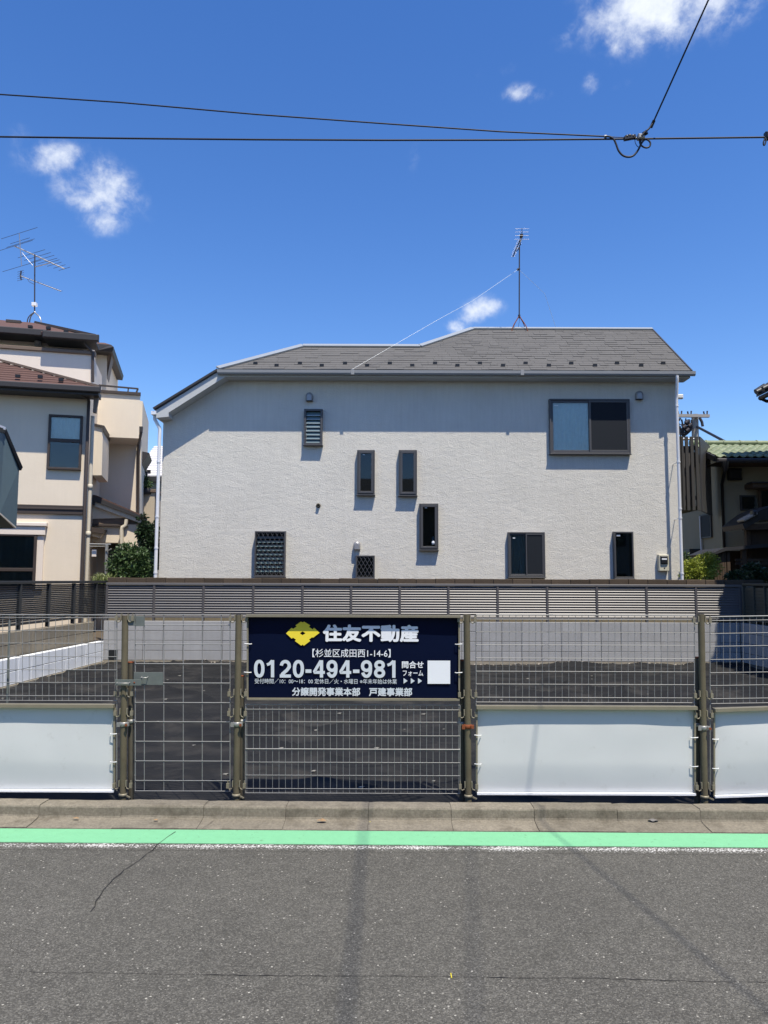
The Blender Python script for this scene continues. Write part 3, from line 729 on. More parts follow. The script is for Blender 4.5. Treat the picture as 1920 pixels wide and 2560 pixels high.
def digit(b, ch, x0, x1, y0, y1, hw=4.1):
    W_, H_ = x1 - x0, y1 - y0; cx = (x0 + x1) / 2; l, r_, t, bt = x0 + hw, x1 - hw, y0 + hw * .85, y1 - hw * .85
    if ch == '0': ribbon2(b, oval(cx, (y0 + y1) / 2, (r_ - l) / 2, (bt - t) / 2), hw, True)
    elif ch == '1': ribbon2(b, [(r_, y0), (r_, y1)], hw); ribbon2(b, [(x0, y0 + H_ * .27), (x0 + W_ * .35, y0 + H_ * .21), (r_ - hw * .2, y0 + H_ * .03)], hw * .85, d=.0002)
    elif ch == '-': ribbon2(b, [(x0, cx * 0 + y0 + H_ * .63), (x1, y0 + H_ * .63)], hw * 1.05)
    elif ch == '2': ribbon2(b, oval(cx, t + H_ * .26, (r_ - l) / 2, H_ * .26, 185, 372, 16, .95) + [(cx + W_ * .14, y0 + H_ * .58), (l + W_ * .10, y0 + H_ * .80), (l + 1, bt - 1)], hw); ribbon2(b, [(x0, bt), (x1, bt)], hw * .95, d=.0002)
    elif ch == '4': ribbon2(b, [(x0 + W_ * .66, y0 + 1), (l - 1, y0 + H_ * .64), (l, y0 + H_ * .70), (x1, y0 + H_ * .70)], hw * .9); ribbon2(b, [(x0 + W_ * .71, y0), (x0 + W_ * .71, y1)], hw, d=.0002)
    elif ch == '8': ribbon2(b, oval(cx, y0 + H_ * .265, (r_ - l) / 2 - .8, H_ * .265 - hw * .85, p=.95), hw, True); ribbon2(b, oval(cx, y0 + H_ * .725, (r_ - l) / 2, H_ * .275 - hw * .85, p=.95), hw, True, .0002)
    elif ch == '9': ribbon2(b, oval(cx, y0 + H_ * .33, (r_ - l) / 2, H_ * .33 - hw * .85, p=.95), hw, True); ribbon2(b, [(r_, y0 + H_ * .33), (r_ + .2, y0 + H_ * .52)] + oval(cx, y0 + H_ * .56, (r_ - l) / 2, H_ * .44 - hw * .85, 8, 158, 16, .95), hw, d=.0002)
b = MB()
for ch, a0, a1 in zip('0120-494-981', (183, 262, 340, 420, 497, 545, 625, 705, 787, 835, 915, 997), (247, 306, 408, 488, 533, 615, 692, 776, 826, 903, 983, 1046)):
    digit(b, ch, 560 + a0 / 2.44, 560 + a1 / 2.44, 1651.2, 1694.4)
b.build('lettering', 'print_silver', sg)
text('受付時間／10：00～18：00 定休日／火・水曜日 ※年末年始は休業', 636.6, 1697.5, 992, 1710, 'print_silver', .003)
text('問合せ', 1004.7, 1652.5, 1058.8, 1670.5, 'print_white', .022)
text('フォーム', 1007, 1675.5, 1058, 1690, 'print_white', .012)
text('分譲開発事業本部', 730, 1719, 900.5, 1740.5, 'print_silver', .030)
text('戸建事業部', 922.5, 1719, 1030.5, 1740.5, 'print_silver', .030)
def flat(name, polys, m, d=0):
    b = MB()
    for p in polys: b.add([Vector((at(x, y, SY).x, SY - d, at(960, y, SY).z)) for x, y in p], [tuple(range(len(p)))])
    return b.build(name, m, sg)
flat('arrow_print', [[(1009 + 18 * i, 1695), (1019 + 18 * i, 1702), (1009 + 18 * i, 1709)] for i in range(3)], 'print_silver')
flat('white_patch', [[(1069, 1651), (1125.5, 1651), (1125.5, 1709), (1069, 1709)]], 'print_white')
# the diamond crest: four notched lozenges round a small diamond
lg = lambda x, y: (680 + x / 3.456, 1530 + y / 3.456)
E_ = [(250, 86), (264, 92), (278, 86), (331, 118), (318, 130), (352, 152), (362, 138), (380, 152), (411, 182), (380, 205), (356, 224), (346, 220), (320, 240), (330, 252), (276, 293), (264, 284), (252, 293), (198, 253), (208, 242), (182, 224), (170, 233), (122, 188), (150, 158), (168, 140), (184, 148), (212, 128), (202, 118)]
inner = [(240, 186), (264, 169), (290, 186), (264, 203)]
b = MB(); ne, ni = len(E_), 4
allp = [lg(*p) for p in E_] + [lg(*p) for p in inner]
bm = bmesh.new()
bv = [bm.verts.new((at(x, y, SY).x, SY, at(960, y, SY).z)) for x, y in allp]
for i in range(ne): bm.edges.new((bv[i], bv[(i + 1) % ne]))
for i in range(4): bm.edges.new((bv[ne + i], bv[ne + (i + 1) % 4]))
bmesh.ops.triangle_fill(bm, edges=bm.edges[:], use_beauty=True, normal=(0, -1, 0))
me = bpy.data.meshes.new('crest_print'); bm.to_mesh(me); bm.free(); me.materials.append(MATS['print_yellow'])
cc = Vector((at(756, 1584, SY).x, SY, at(960, 1584, SY).z))
for v in me.vertices: v.co -= cc
inst('crest_print', me, cc, sg)
# thin pole leaning behind the left panel
pl = thing('thin_stay_pole', (at(22, 1750, 6.0).x, 6.0, .06), 'thin grey stay pole behind the leftmost mesh panel', 'pole')
MB().tube([(at(22, 1750, 6.0).x, 6.0, .06), at(24, 1552, 6.0)], .0085, 10).build('pole', 'plate', pl)

# litter in the gutter
def scrap(px, py, m, label, cat, size, seed):
    d = ray(px, py); p = Vector((0, 0, CAMZ)) + d * ((.026 - CAMZ) / d.z); rnd = random.Random(seed)
    b = MB(); n = 7; vs = []
    for j in range(4):
        for i in range(n):
            u, v = i / (n - 1) - .5, j / 3 - .5
            w = (1 - (2 * u) ** 2) * .5 + .15
            vs.append((p.x + u * size * 2, p.y + v * size * w * 1.4, p.z + size * (.30 * (1 - (2 * v) ** 2) * (1 - abs(2 * u)) + .18 * rnd.random()) + .001))
    b.add(vs, [(j * n + i, j * n + i + 1, (j + 1) * n + i + 1, (j + 1) * n + i) for j in range(3) for i in range(n - 1)])
    o = b.build(cat.replace(' ', '_'), m); place(o, WL[o.name], None, label, cat)
scrap(805, 2052, 'dead_leaf', 'curled brown dead leaf lying in the gutter under the navy sign', 'dead leaf', .034, 1)
scrap(1633, 2052, 'grey_scrap', 'crumpled grey scrap lying in the gutter under the right white board', 'paper scrap', .036, 2)
scrap(190, 2046, 'dead_leaf', 'thin pale twig fragment in the gutter under the leftmost board', 'twig', .022, 3)
scrap(390, 2050, 'dead_leaf', 'small pale leaf fragment in the gutter below the gate', 'leaf', .016, 4)
scrap(925, 2055, 'yellow_paint', 'tiny yellow petal in the gutter below the middle of the sign', 'petal', .007, 5)
sheet_o = gp(1128, 2441); MB().box(sheet_o.x - .002, sheet_o.x + .002, sheet_o.y - .02, sheet_o.y + .02, .003, .0045).build('paint_tick', 'yellow_paint', road)
# ================================================================== grey stucco house
YH = 16.4
hx = lambda px, py=1200, Y=YH: at(px, py, Y).x
hz = lambda py, px=1000, Y=YH: at(px, py, Y).z
house = thing('house', (0.8, YH, .35), 'grey stucco two-storey house with dark shingle roof behind the louvre fence', 'house')
XL, XR = hx(404, 1200), hx(1698.5, 1150)
EY = 16.03                                   # plane of the eave fascia and of the verge
slope = .738
eL = at(545, 925, EY); eR = at(1727, 925, EY); EZ = (eL.z + eR.z) / 2
pn = Vector((0, -slope, 1))
P0 = Vector((0, EY, EZ))
A_, B_, C_, D_ = [hit(px, py, P0, pn) for px, py in ((757, 867), (1050, 867), (1183, 825), (1630, 823))]
A_.z = B_.z = (A_.z + B_.z) / 2; A_.y = B_.y = EY + (A_.z - EZ) / slope
C_.z = D_.z = (C_.z + D_.z) / 2; C_.y = D_.y = EY + (C_.z - EZ) / slope
VX = (D_.x + eR.x) / 2; eR = Vector((VX, EY, EZ)); D_.x = VX
eL = Vector((eL.x, EY, EZ)); T0 = at(384, 1021, EY)
# walls: facade outline with the sloping left shoulder, butted under the eave box
sof = at(1000, 942, EY).z                    # soffit height
f0, f1 = at(421, 1031, EY), at(551, 949, EY)
zs_at = lambda x: f0.z + (x - f0.x) * (f1.z - f0.z) / (f1.x - f0.x)
xk = f0.x + (sof - f0.z) / ((f1.z - f0.z) / (f1.x - f0.x))
MB().prism([(XL, YH, .3), (XR, YH, .3), (XR, YH, sof + .05), (xk, YH, sof + .05), (XL, YH, zs_at(XL) + .05)], (0, 3.55, 0)).build('wall', 'grey_stucco', house)
# boxed eave and verge
ev = MB(); ev.prism([(xk, EY + .015, sof), (VX - .02, EY + .015, sof), (VX - .02, EY + .015, EZ - .055), (eL.x, EY + .015, EZ - .055)], (0, YH - EY + .01, 0)); ev.build('boxed_eave', 'trim_stucco', house)
vb = MB()
lo0 = at(393, 1042, EY)
vb.prism([(T0.x + .03, EY + .012, T0.z - .05), (eL.x, EY + .012, EZ - .056), (xk - .005, EY + .012, sof - .0), (f0.x, EY + .012, f0.z), (f0.x, EY + .012, f0.z - .09), (T0.x + .05, EY + .012, lo0.z - .02)], (0, YH - EY + .012, 0)).build('boxed_verge', 'trim_stucco', house)
# roof slabs
def slab(name, poly, th, m, parent):
    n = (Vector(poly[1]) - Vector(poly[0])).cross(Vector(poly[2]) - Vector(poly[0])).normalized()
    if n.z < 0: n = -n
    return MB().prism(poly, -n * th).build(name, m, parent)
roof = slab('roof', [eL, eR, D_, C_, B_, A_], .045, 'shingle', house)
def mirror(p, yr): return Vector((p.x, 2 * yr - p.y, p.z))
eLb = mirror(eL, A_.y); T0b = mirror(T0, A_.y)
slab('roof_slope', [T0, eL, A_, eLb, T0b], .045, 'shingle', roof)
Bm = mirror(B_, C_.y); eRb = mirror(eR, C_.y)
slab('roof_slope', [A_, B_, Vector((B_.x, eLb.y, eLb.z)), eLb], .045, 'shingle', roof)
slab('roof_slope', [B_, C_, Bm], .045, 'shingle', roof)
slab('roof_slope', [C_, D_, eRb, Vector((B_.x, eRb.y, eRb.z)), Bm], .045, 'shingle', roof)
MB().prism([(XR, YH, sof + .05), (XR, YH + 3.5, sof + .05), (XR, D_.y, D_.z - .09)], (-.1, 0, 0)).build('gable_wall', 'grey_stucco', house)
# dark edge of the roof covering
MB().bar(T0 + Vector((0, -.012, -.01)), eL + Vector((0, -.012, -.01)), .05, .045).build('verge_edge', 'dark_trim', roof)
MB().bar(eL + Vector((0, -.012, -.030)), eR + Vector((0, -.012, -.030)), .03, .03).build('eave_edge', 'dark_trim', roof)
MB().bar(eR + Vector((.01, 0, -.02)), D_ + Vector((.01, 0, -.02)), .03, .07).build('verge_edge', 'dark_trim', roof)
# shingle courses: real overlapping tabs on the street slope
nrm = Vector((0, -slope, 1)).normalized(); up = Vector((0, 1, slope)).normalized()
L1, L2 = (A_ - eL).dot(up), (C_ - eL).dot(up)
rows = 20; ex = L2 / rows
mb = MB(); rnd = random.Random(3)
for r in range(rows):
    s0 = r * ex
    if s0 < L1: xa = eL.x + (A_.x - eL.x) * s0 / L1
    else: xa = B_.x + (C_.x - B_.x) * (s0 - L1) / (L2 - L1)
    x = xa + .02
    while x < VX - .03:
        w = rnd.uniform(.14, .42); x2 = min(x + w, VX - .01)
        th = rnd.choice((.007, .008, .010, .015)); s1 = min(s0 + ex * 1.12, L2)
        o0 = Vector((0, EY, EZ)) + up * (s0 + rnd.uniform(-.006, .006)); o1 = Vector((0, EY, EZ)) + up * s1
        q = [Vector((x, o0.y, o0.z)) + nrm * .001, Vector((x2 - .004, o0.y, o0.z)) + nrm * .001, Vector((x2 - .004, o1.y, o1.z)) + nrm * .001, Vector((x, o1.y, o1.z)) + nrm * .001]
        t = [q[0] + nrm * th, q[1] + nrm * th, q[2] + nrm * .003, q[3] + nrm * .003]
        mb.add(q + t, [(4, 5, 6, 7), (0, 1, 5, 4), (1, 2, 6, 5), (3, 0, 4, 7)])
        x = x2
so = mb.build('shingles', 'shingle', house); so['kind'] = 'stuff'
# metal caps of hips and ridges
for a, b_, w in ((eL, A_, .15), (A_, B_, .13), (B_, C_, .13), (C_, D_, .10)):
    MB().bar(a + nrm * .03, b_ + nrm * .03, w, .035, up=nrm).build('ridge_cap', 'flashing', roof)
MB().bar(at(1183, 831, C_.y - .05) + nrm * .02, at(1310, 830, C_.y - .05) + nrm * .02, .05, .02).build('ridge_cap_joint', 'dark_trim', roof)
# snow guards in two staggered rows
sgm = MB().box(-.040, .040, -.012, .03, 0, .052).box(-.046, .046, -.016, -.010, -.004, .058).mesh('snow_guard', 'black_plastic', False)[0]
for i, px in enumerate((638.7, 691.6, 750, 804.5, 862.6, 917.8, 974.6, 1030.6, 1087.5, 1143.4, 1199.7, 1257.4, 1313.8, 1372, 1427.9, 1487.4, 1542.4, 1602.8, 1657.8)):
    p = hit(px, 911.5 if i % 2 == 0 else 917, P0, pn); inst('snow_guard', sgm, p + nrm * .005, house)
# gutters and downpipes
gz0, gz1 = at(1000, 939, EY).z, at(1000, 928, EY).z
gx0, gx1 = at(545, 930, EY).x, at(1735, 932, EY).x
gp_ = [(EY - .095, gz1), (EY - .09, gz0 + .035), (EY - .07, gz0 + .004), (EY - .03, gz0), (EY - .002, gz0 + .01), (EY - .002, gz1 - .01), (EY - .012, gz1 - .01), (EY - .02, gz0 + .015), (EY - .065, gz0 + .018), (EY - .082, gz1 - .008), (EY - .086, gz1)]
MB().prism([(gx0, y, z) for y, z in gp_], (gx1 - gx0, 0, 0)).build('gutter', 'gutter_grey', house)
for px in (882, 1304):
    x = at(px, 932, EY).x; MB().box(x - .035, x + .035, EY - .099, EY - .092, gz0 - .004, gz1 + .012).build('gutter_joint', 'gutter_grey', house)
def pipe(name, pts, r, m, parent, brackets=()):
    o = MB().tube(pts, r, 14).build(name, m, parent)
    for p in brackets:
        MB().tube([Vector(p) + Vector((0, 0, -.016)), Vector(p) + Vector((0, 0, .016))], r + .008, 14).build('pipe_bracket', m, o)
    return o
px0 = hx(1697.5, 1200, 16.12)
ptop = Vector((at(1690, 940, EY).x, EY - .06, gz0))
pipe('downpipe', [ptop, (ptop.x, EY - .06, gz0 - .08), (px0, 16.10, gz0 - .36), (px0, 16.12, gz0 - .5), (px0, 16.12, .4)], .033, 'white_pipe', house,
     [(px0, 16.12, at(1700, y, 16.12).z) for y in (1015, 1155, 1272, 1295, 1434)])
for y in (1155, 1295): z = at(1700, y, 16.12).z; MB().tube([(px0, 16.14, z), (px0 - .01, 16.4, z - .01)], .008, 6).build('pipe_arm', 'white_pipe', house)
lt = at(386, 1030, 16.05)
MB().box(lt.x - .06, lt.x + .05, EY - .02, 20.2, lt.z - .06, lt.z + .015).build('gutter', 'white_pipe', house)
pl0 = at(398, 1120, 16.15)
pipe('downpipe', [(lt.x - .01, 16.12, lt.z - .05), (lt.x - .01, 16.12, lt.z - .14), (pl0.x, 16.15, lt.z - .34), (pl0.x, 16.15, lt.z - .5), (pl0.x, 16.15, .4)], .036, 'white_pipe', house,
     [(pl0.x, 16.15, at(396, y, 16.15).z) for y in (1155, 1292, 1370, 1432)])

# windows ---------------------------------------------------------------
def rect(x0, y0, x1, y1):
    a, b_ = at(x0, (y0 + y1) / 2, YH), at(x1, (y0 + y1) / 2, YH)
    return a.x, b_.x, hz(y1, (x0 + x1) / 2), hz(y0, (x0 + x1) / 2)
def ring(b, X0, X1, Z0, Z1, w, y0, y1, wb=None):
    wb = wb or w
    b.bbox(X0, X1, y0, y1, Z1 - w, Z1, .004); b.bbox(X0, X1, y0, y1, Z0, Z0 + wb, .004)
    b.bbox(X0, X0 + w, y0, y1, Z0 + wb, Z1 - w, .003); b.bbox(X1 - w, X1, y0, y1, Z0 + wb, Z1 - w, .003)
    return b
def curtain(X0, X1, Z0, Z1, y, m, parent, folds=9, amp=.006):
    n = folds * 6; vs = []
    for z in (Z0, Z1):
        for i in range(n + 1):
            x = X0 + (X1 - X0) * i / n; vs.append((x, y + amp * math.sin(2 * math.pi * folds * i / n + .6 * math.sin(i * .7)), z))
    return MB().add(vs, [(i, i + 1, n + 2 + i, n + 1 + i) for i in range(n)], True).build('curtain', m, parent)
def window(px, w=.045, proud=.11, cur=None, gl='glass_clear', pane=True, parent=house, name='window'):
    X0, X1, Z0, Z1 = rect(*px)
    b = ring(MB(), X0, X1, Z0, Z1, w, YH - proud, YH + .005)
    b.bbox(X0 - .012, X1 + .012, YH - proud - .015, YH + .004, Z0 - .018, Z0 - .001, .004)
    o = b.build(name, 'sash', parent)
    MB().box(X0 + w, X1 - w, YH - .008, YH - .003, Z0 + w, Z1 - w).build('dark_interior', 'interior', o)
    if pane: MB().box(X0 + w, X1 - w, YH - proud + .03, YH - proud + .034, Z0 + w, Z1 - w).build('pane', gl, o)
    if cur: curtain(X0 + w + .002, X1 - w - .002, Z0 + w, Z1 - w, YH - .03, cur, o)
    return o, (X0, X1, Z0, Z1)
def sticker(o, px, py, w=.05, h=.012, Y=YH - .09):
    p = at(px, py, Y); MB().box(p.x, p.x + w, Y - .003, Y - .001, p.z - h, p.z).build('sticker', 'print_white', o)
def casement(px, **kw):
    o, (X0, X1, Z0, Z1) = window(px, w=.024, pane=False, **kw)
    s = ring(MB(), X0 + .026, X1 - .026, Z0 + .026, Z1 - .026, .05, YH - .125, YH - .06).build('casement_sash', 'sash', o)
    MB().box(X0 + .07, X1 - .07, YH - .100, YH - .096, Z0 + .07, Z1 - .07).build('pane', 'glass_dark', o)
    return o, (X0, X1, Z0, Z1)
# louvre window with glass blades
o, (X0, X1, Z0, Z1) = window((761, 1025, 807, 1114), w=.045, pane=False)
me = MB().prism([(-(X1 - X0) / 2 + .05, -.030, -.048), (-(X1 - X0) / 2 + .05, -.026, -.050), (-(X1 - X0) / 2 + .05, .020, .042), (-(X1 - X0) / 2 + .05, .016, .044)], ((X1 - X0) - .1, 0, 0)).mesh('glass_blade', mat('blade_glass', (.10, .16, .18), .25, .05, spec=.6), False)[0]
edge = MB().box(-(X1 - X0) / 2 + .047, (X1 - X0) / 2 - .047, -.036, -.028, -.056, -.049).mesh('blade_clip', 'flashing', False)[0]
nbl = 8; ph = (Z1 - Z0 - .10) / nbl
for k in range(nbl):
    z = Z0 + .05 + ph * (k + .5); bl = inst('glass_blade', me, ((X0 + X1) / 2, YH - .055, z), o); inst('blade_clip', edge, ((X0 + X1) / 2, YH - .055, z), bl)
for px in ((893, 1127, 937, 1238), (997, 1127, 1042, 1240), (1048, 1260, 1095, 1375)):
    o, R_ = casement(px)
    if px[0] != 997: sticker(o, px[0] + 14, px[1] + 9, .045, .012, YH - .104)
    if px[0] == 1048:                    # pale ornament on the sill inside
        p = at(1083, 1352, YH - .06); MB().lathe([(0, -.09), (.05, -.08), (.055, -.03), (.03, .02), (.035, .05), (.015, .09), (0, .095)], (p.x, YH - .06, p.z), 10).build('sill_ornament', 'print_white', o)
# lattice windows
def lattice(px, nx, blades):
    o, (X0, X1, Z0, Z1) = window(px, w=.030, proud=.16, pane=False)
    MB().box(X0 + .03, X1 - .03, YH - .05, YH - .046, Z0 + .03, Z1 - .03).build('pane', 'glass_dark', o)
    a, b_, c, d = X0 + .03, X1 - .03, Z0 + .03, Z1 - .03; w_, h_ = b_ - a, d - c; st = w_ / nx; k = 1.72
    for sgn in (1, -1):
        for i in range(-int(h_ / k / st) - 1, nx + 1):
            # line x = s + t, z = c + k t (mirrored for the other set)
            s = a + st * (i + .5); t0, t1 = max(0, a - s), min(h_ / k, b_ - s)
            if t1 - t0 < .02: continue
            p, q = (s + t0, c + k * t0), (s + t1, c + k * t1)
            if sgn < 0: p, q = (a + b_ - p[0], p[1]), (a + b_ - q[0], q[1])
            y = YH - .145 + .006 * sgn
            MB().bar((p[0], y, p[1]), (q[0], y, q[1]), .010, .012, up=(0, 1, 0)).build('lattice_bar', 'sash', o)
    for i in range(blades):
        z = c + h_ * (.08 + .88 * i / blades); MB().prism([(a + .01, YH - .10, z), (a + .01, YH - .097, z - .004), (a + .01, YH - .055, z + .045), (a + .01, YH - .058, z + .049)], (w_ - .02, 0, 0)).build('glass_blade', 'blade_glass', o)
lattice((639, 1329, 715, 1442), 6, 9); lattice((890, 1389, 937, 1446), 4, 0)
# sliding windows: curtained pane and dark insect screen
def slider(px, cur):
    o, (X0, X1, Z0, Z1) = window(px, w=.032, pane=False); xm = (X0 + X1) / 2; h = .045 if X1 - X0 > 1 else .03
    ring(MB(), X0 + .033, xm + .02, Z0 + .034, Z1 - .034, h, YH - .085, YH - .05).build('sliding_sash', 'sash', o)
    MB().box(X0 + .07, xm - .02, YH - .07, YH - .066, Z0 + .07, Z1 - .07).build('pane', 'glass_clear', o)
    curtain(X0 + .06, xm, Z0 + .06, Z1 - .06, YH - .03, cur, o, 10)
    ring(MB(), xm - .02, X1 - .033, Z0 + .034, Z1 - .034, h, YH - .108, YH - .088).build('screen_frame', 'sash', o)
    MB().box(xm + .02, X1 - .06, YH - .097, YH - .095, Z0 + .06, Z1 - .06).build('insect_screen', 'screen', o)
    sticker(o, px[0] + 13, px[1] + 13, .09 if X1 - X0 > 1 else .05, .018, YH - .074)
slider((1372, 1000, 1572, 1136), 'curtain'); slider((1269, 1331, 1360.5, 1443), 'curtain_teal')
o, R_ = window((1532, 1330, 1580, 1446), w=.032, proud=.13, gl='glass_dark'); sticker(o, 1541, 1337, .08, .03, YH - .104)
# vent hoods, pipe stub, electricity meter
def hood(x0, y0, x1, y1):
    X0, X1, Z0, Z1 = rect(x0, y0, x1, y1); r = (X1 - X0) / 2; c = (X0 + X1) / 2; b = MB(); n = 12; prof = []
    for i in range(n + 1):
        t = math.pi * i / n; prof.append((c + r * math.cos(t), Z1 - r + r * math.sin(t)))
    out = [(X1, Z0)] + prof + [(X0, Z0)]
    rings = []
    for d_, k in ((0, 1.0), (-.07, 1.0), (-.105, .88), (-.12, .6)):
        rings.append([(c + (x - c) * k, YH + d_, Z0 + .01 + (z - Z0) * (1 - (1 - k) * .7)) for x, z in out])
    m = len(out); vs = [v for rg in rings for v in rg]
    b.add(vs, [(i * m + j, i * m + j + 1, (i + 1) * m + j + 1, (i + 1) * m + j) for i in range(3) for j in range(m - 1)], True)
    b.add(rings[3], [tuple(range(m))]); o = b.build('vent_hood', 'hood_metal', house)
    MB().box(X0 + .02, X1 - .02, YH - .09, YH - .004, Z0 + .012, Z0 + .02).build('hood_mouth', 'interior', o)
hood(765, 984, 783, 1005); hood(1587, 980, 1605, 1001); hood(884, 1354, 901, 1375)
p = at(796, 1264, YH); MB().lathe([(.05, .0), (.05, -.012), (.034, -.014), (.034, -.06), (.026, -.06), (.026, -.03), (0, -.03)], p, 16, 'Y').build('pipe_stub', 'pipe_shade', house)
X0, X1, Z0, Z1 = rect(1643, 1387, 1668, 1428)
mo = MB().bbox(X0, X1, YH - .11, YH, Z0, Z1, .012).build('meter_box', 'meter_cream', house)
MB().bbox(X0 + .03, X1 - .03, YH - .145, YH - .108, Z0 + .15, Z1 - .03, .02).build('meter_glass', 'black_plastic', mo)
MB().box(X0 + .05, X1 - .06, YH - .149, YH - .144, Z1 - .11, Z1 - .08).build('meter_label', 'print_white', mo)
MB().box(X0 + .10, X1 - .09, YH - .114, YH - .109, Z0 + .05, Z0 + .075).build('meter_tag', 'black_plastic', mo)
p = at(1706, 993, 17.2); MB().bbox(XR - .01, p.x - .01, 17.1, 17.2, p.z - .05, p.z + .05, .02).build('corner_box', 'white_pipe', house)

# balcony with upright slats at the far right corner of the house
YBk = 18.6
bz1, bz0 = at(1740, 1091, YBk).z, at(1740, 1276, YBk).z
bk = thing('balcony', (at(1730, 1275, YBk).x, YBk, bz0), 'dark slatted balcony jutting out past the right corner of the grey house', 'balcony')
bx0, bx1 = XR + .02, at(1752, 1200, YBk).x
for px in (1703, 1708, 1720, 1733, 1745):
    x = at(px, 1200, YBk).x; MB().bbox(x - .038, x + .038, YBk, YBk + .05, bz0, bz1, .004).build('slat', 'grey_slat', bk)
for z in (bz1 - .28, bz0 + .32):
    MB().bbox(bx0, bx1 - .03, YBk + .055, YBk + .10, z - .05, z + .05, .004).build('cross_rail', 'grey_slat', bk)
MB().tube([(bx0, YBk + .2, bz1 - .03), (bx1 - .05, YBk + .2, bz1 - .03)], .028, 10).build('handrail', 'white_pipe', bk)
MB().box(bx0, bx1 - .02, YBk + .12, YBk + 1.3, bz0 + .02, bz0 + .12).build('floor_slab', 'olive_under', bk)
MB().box(bx0, bx1 - .08, YBk + .3, YBk + .34, bz0 + .10, bz1 - .22).build('inner_panel', 'louvre_post', bk)
pa, pb = at(1754, 1200, YBk), at(1778.5, 1200, 19.95); pd = Vector((pb.x - pa.x, pb.y - pa.y, 0)); pnn = Vector((pd.y, -pd.x, 0)).normalized() * .035
for i in range(9):
    q0, q1 = pa + pd * (i / 9), pa + pd * ((i + .93) / 9)
    MB().prism([(q0.x, q0.y, bz0 - .02), (q1.x, q1.y, bz0 - .02), (q1.x, q1.y, bz1), (q0.x, q0.y, bz1)], -pnn).build('side_slat', 'grey_slat', bk)

# roof antenna of the grey house
an = thing('roof_antenna', at(1298, 830, C_.y), 'tall television antenna mast on the ridge of the grey house', 'antenna')
mt, mbs = at(1298.5, 618, C_.y), at(1298, 790, C_.y)
MB().tube([mbs + Vector((0, 0, -.06)), mt], .016, 8).build('mast', 'antenna_dark', an)
ft = [at(1279, 832, C_.y - .12), at(1320, 832, C_.y - .12), at(1282, 828, C_.y + .45), at(1313, 826, C_.y + .42)]
for q in ft:
    top = mbs + Vector((0, 0, .03)); MB().tube(bez(top, top + (q - top) * .2 + Vector((0, 0, -.05)), q + Vector((0, 0, .2)), q + Vector((0, 0, -.03)), 8), .011, 6).build('leg', 'rust', an)
MB().tube([mbs + Vector((0, 0, -.03)), mbs + Vector((0, 0, .03))], .03, 8).build('leg_collar', 'antenna_dark', an)
b0, b1 = at(1304.8, 589, 17.55), at(1282.5, 641.5, 18.75)
boom = MB().tube([b0, b1], .014, 6).build('boom', 'antenna_dark', an)
for k in range(15):
    t = .24 + .76 * k / 14; q = b0 + (b1 - b0) * t; l_ = .062 - .012 * t
    MB().tube([q + Vector((-l_, 0, .006)), q + Vector((l_, 0, .006))], .0032, 5).build('director', 'antenna_alu', boom)
for py, l_ in ((572, .165), (580, .165), (589, .165), (598, .17)):
    q = at(1304.8, py, 17.5); MB().tube([q + Vector((-l_, 0, 0)), q + Vector((l_, 0, 0))], .0032, 6).build('reflector', 'antenna_alu', an)
MB().tube([at(1304.8, 571, 17.5), at(1304.8, 600, 17.5)], .008, 6).build('reflector_post', 'antenna_dark', an)
q = at(1304, 588, 17.58); MB().bbox(q.x - .035, q.x + .035, q.y - .02, q.y + .08, q.z - .03, q.z + .03, .006).build('feed_box', 'antenna_dark', an)
MB().bar(at(1297, 624, C_.y - .02), at(1302, 600, 17.85), .018, .018).bar(at(1292, 628, 18.3), at(1302, 610, 17.9), .014, .014).build('boom_brace', 'antenna_dark', an)
g0 = at(1296, 673, C_.y)
MB().tube([g0 + Vector((-.03, 0, -.02)), g0 + Vector((.03, 0, .02))], .028, 8).build('guy_clamp', 'antenna_dark', an)
MB().tube([g0, at(1180, 753, 17.4), at(1092, 801, 16.9), at(881, 923, 15.93)], .0034, 5).build('guy_wire', 'guy', an)
MB().tube([g0, at(1344, 717, 18.9), at(1362, 735, 19.25), at(1390, 820, 20.0)], .0034, 5).build('guy_wire', 'guy', an)
MB().tube(bez(mbs, mbs + Vector((.04, 0, -.15)), at(1290, 820, C_.y), at(1300, 826, C_.y), 8), .004, 5).build('feeder_cable', 'cable', an)
# ================================================================== beige three-storey house on the left
YAW = rad(14)
PB = at(211, 1200, 17.3); PB.z = 0
eB, bB = Vector((math.cos(YAW), math.sin(YAW), 0)), Vector((-math.sin(YAW), math.cos(YAW), 0))
def hB(px, py, d=0):
    p = hit(px, py, PB + bB * d, bB); q = p - PB
    return Vector((q.dot(eB), d, p.z))
bh = thing('house', PB, 'beige three-storey house with red-brown roofs behind the left fence', 'house', rotz=YAW)
def rB(x0, y0, x1, y1, d):
    a, b_ = hB(x0, (y0 + y1) / 2, d), hB(x1, (y0 + y1) / 2, d); xm = (x0 + x1) / 2
    return a.x, b_.x, hB(xm, y1, d).z, hB(xm, y0, d).z
def bxB(name, px, d0, d1, m, parent=bh, extend=None, bev=.006):
    X0, X1, Z0, Z1 = rB(*px, d0)
    if extend: X0 = extend
    return MB().bbox(X0, X1, d0, d1, Z0, Z1, bev).build(name, m, parent)
z1 = hB(120, 985, 0).z
# main wall, first two storeys
MB().box(-7, 0, 0, 5, 0, z1 + .12).build('wall', 'beige_stucco', bh)
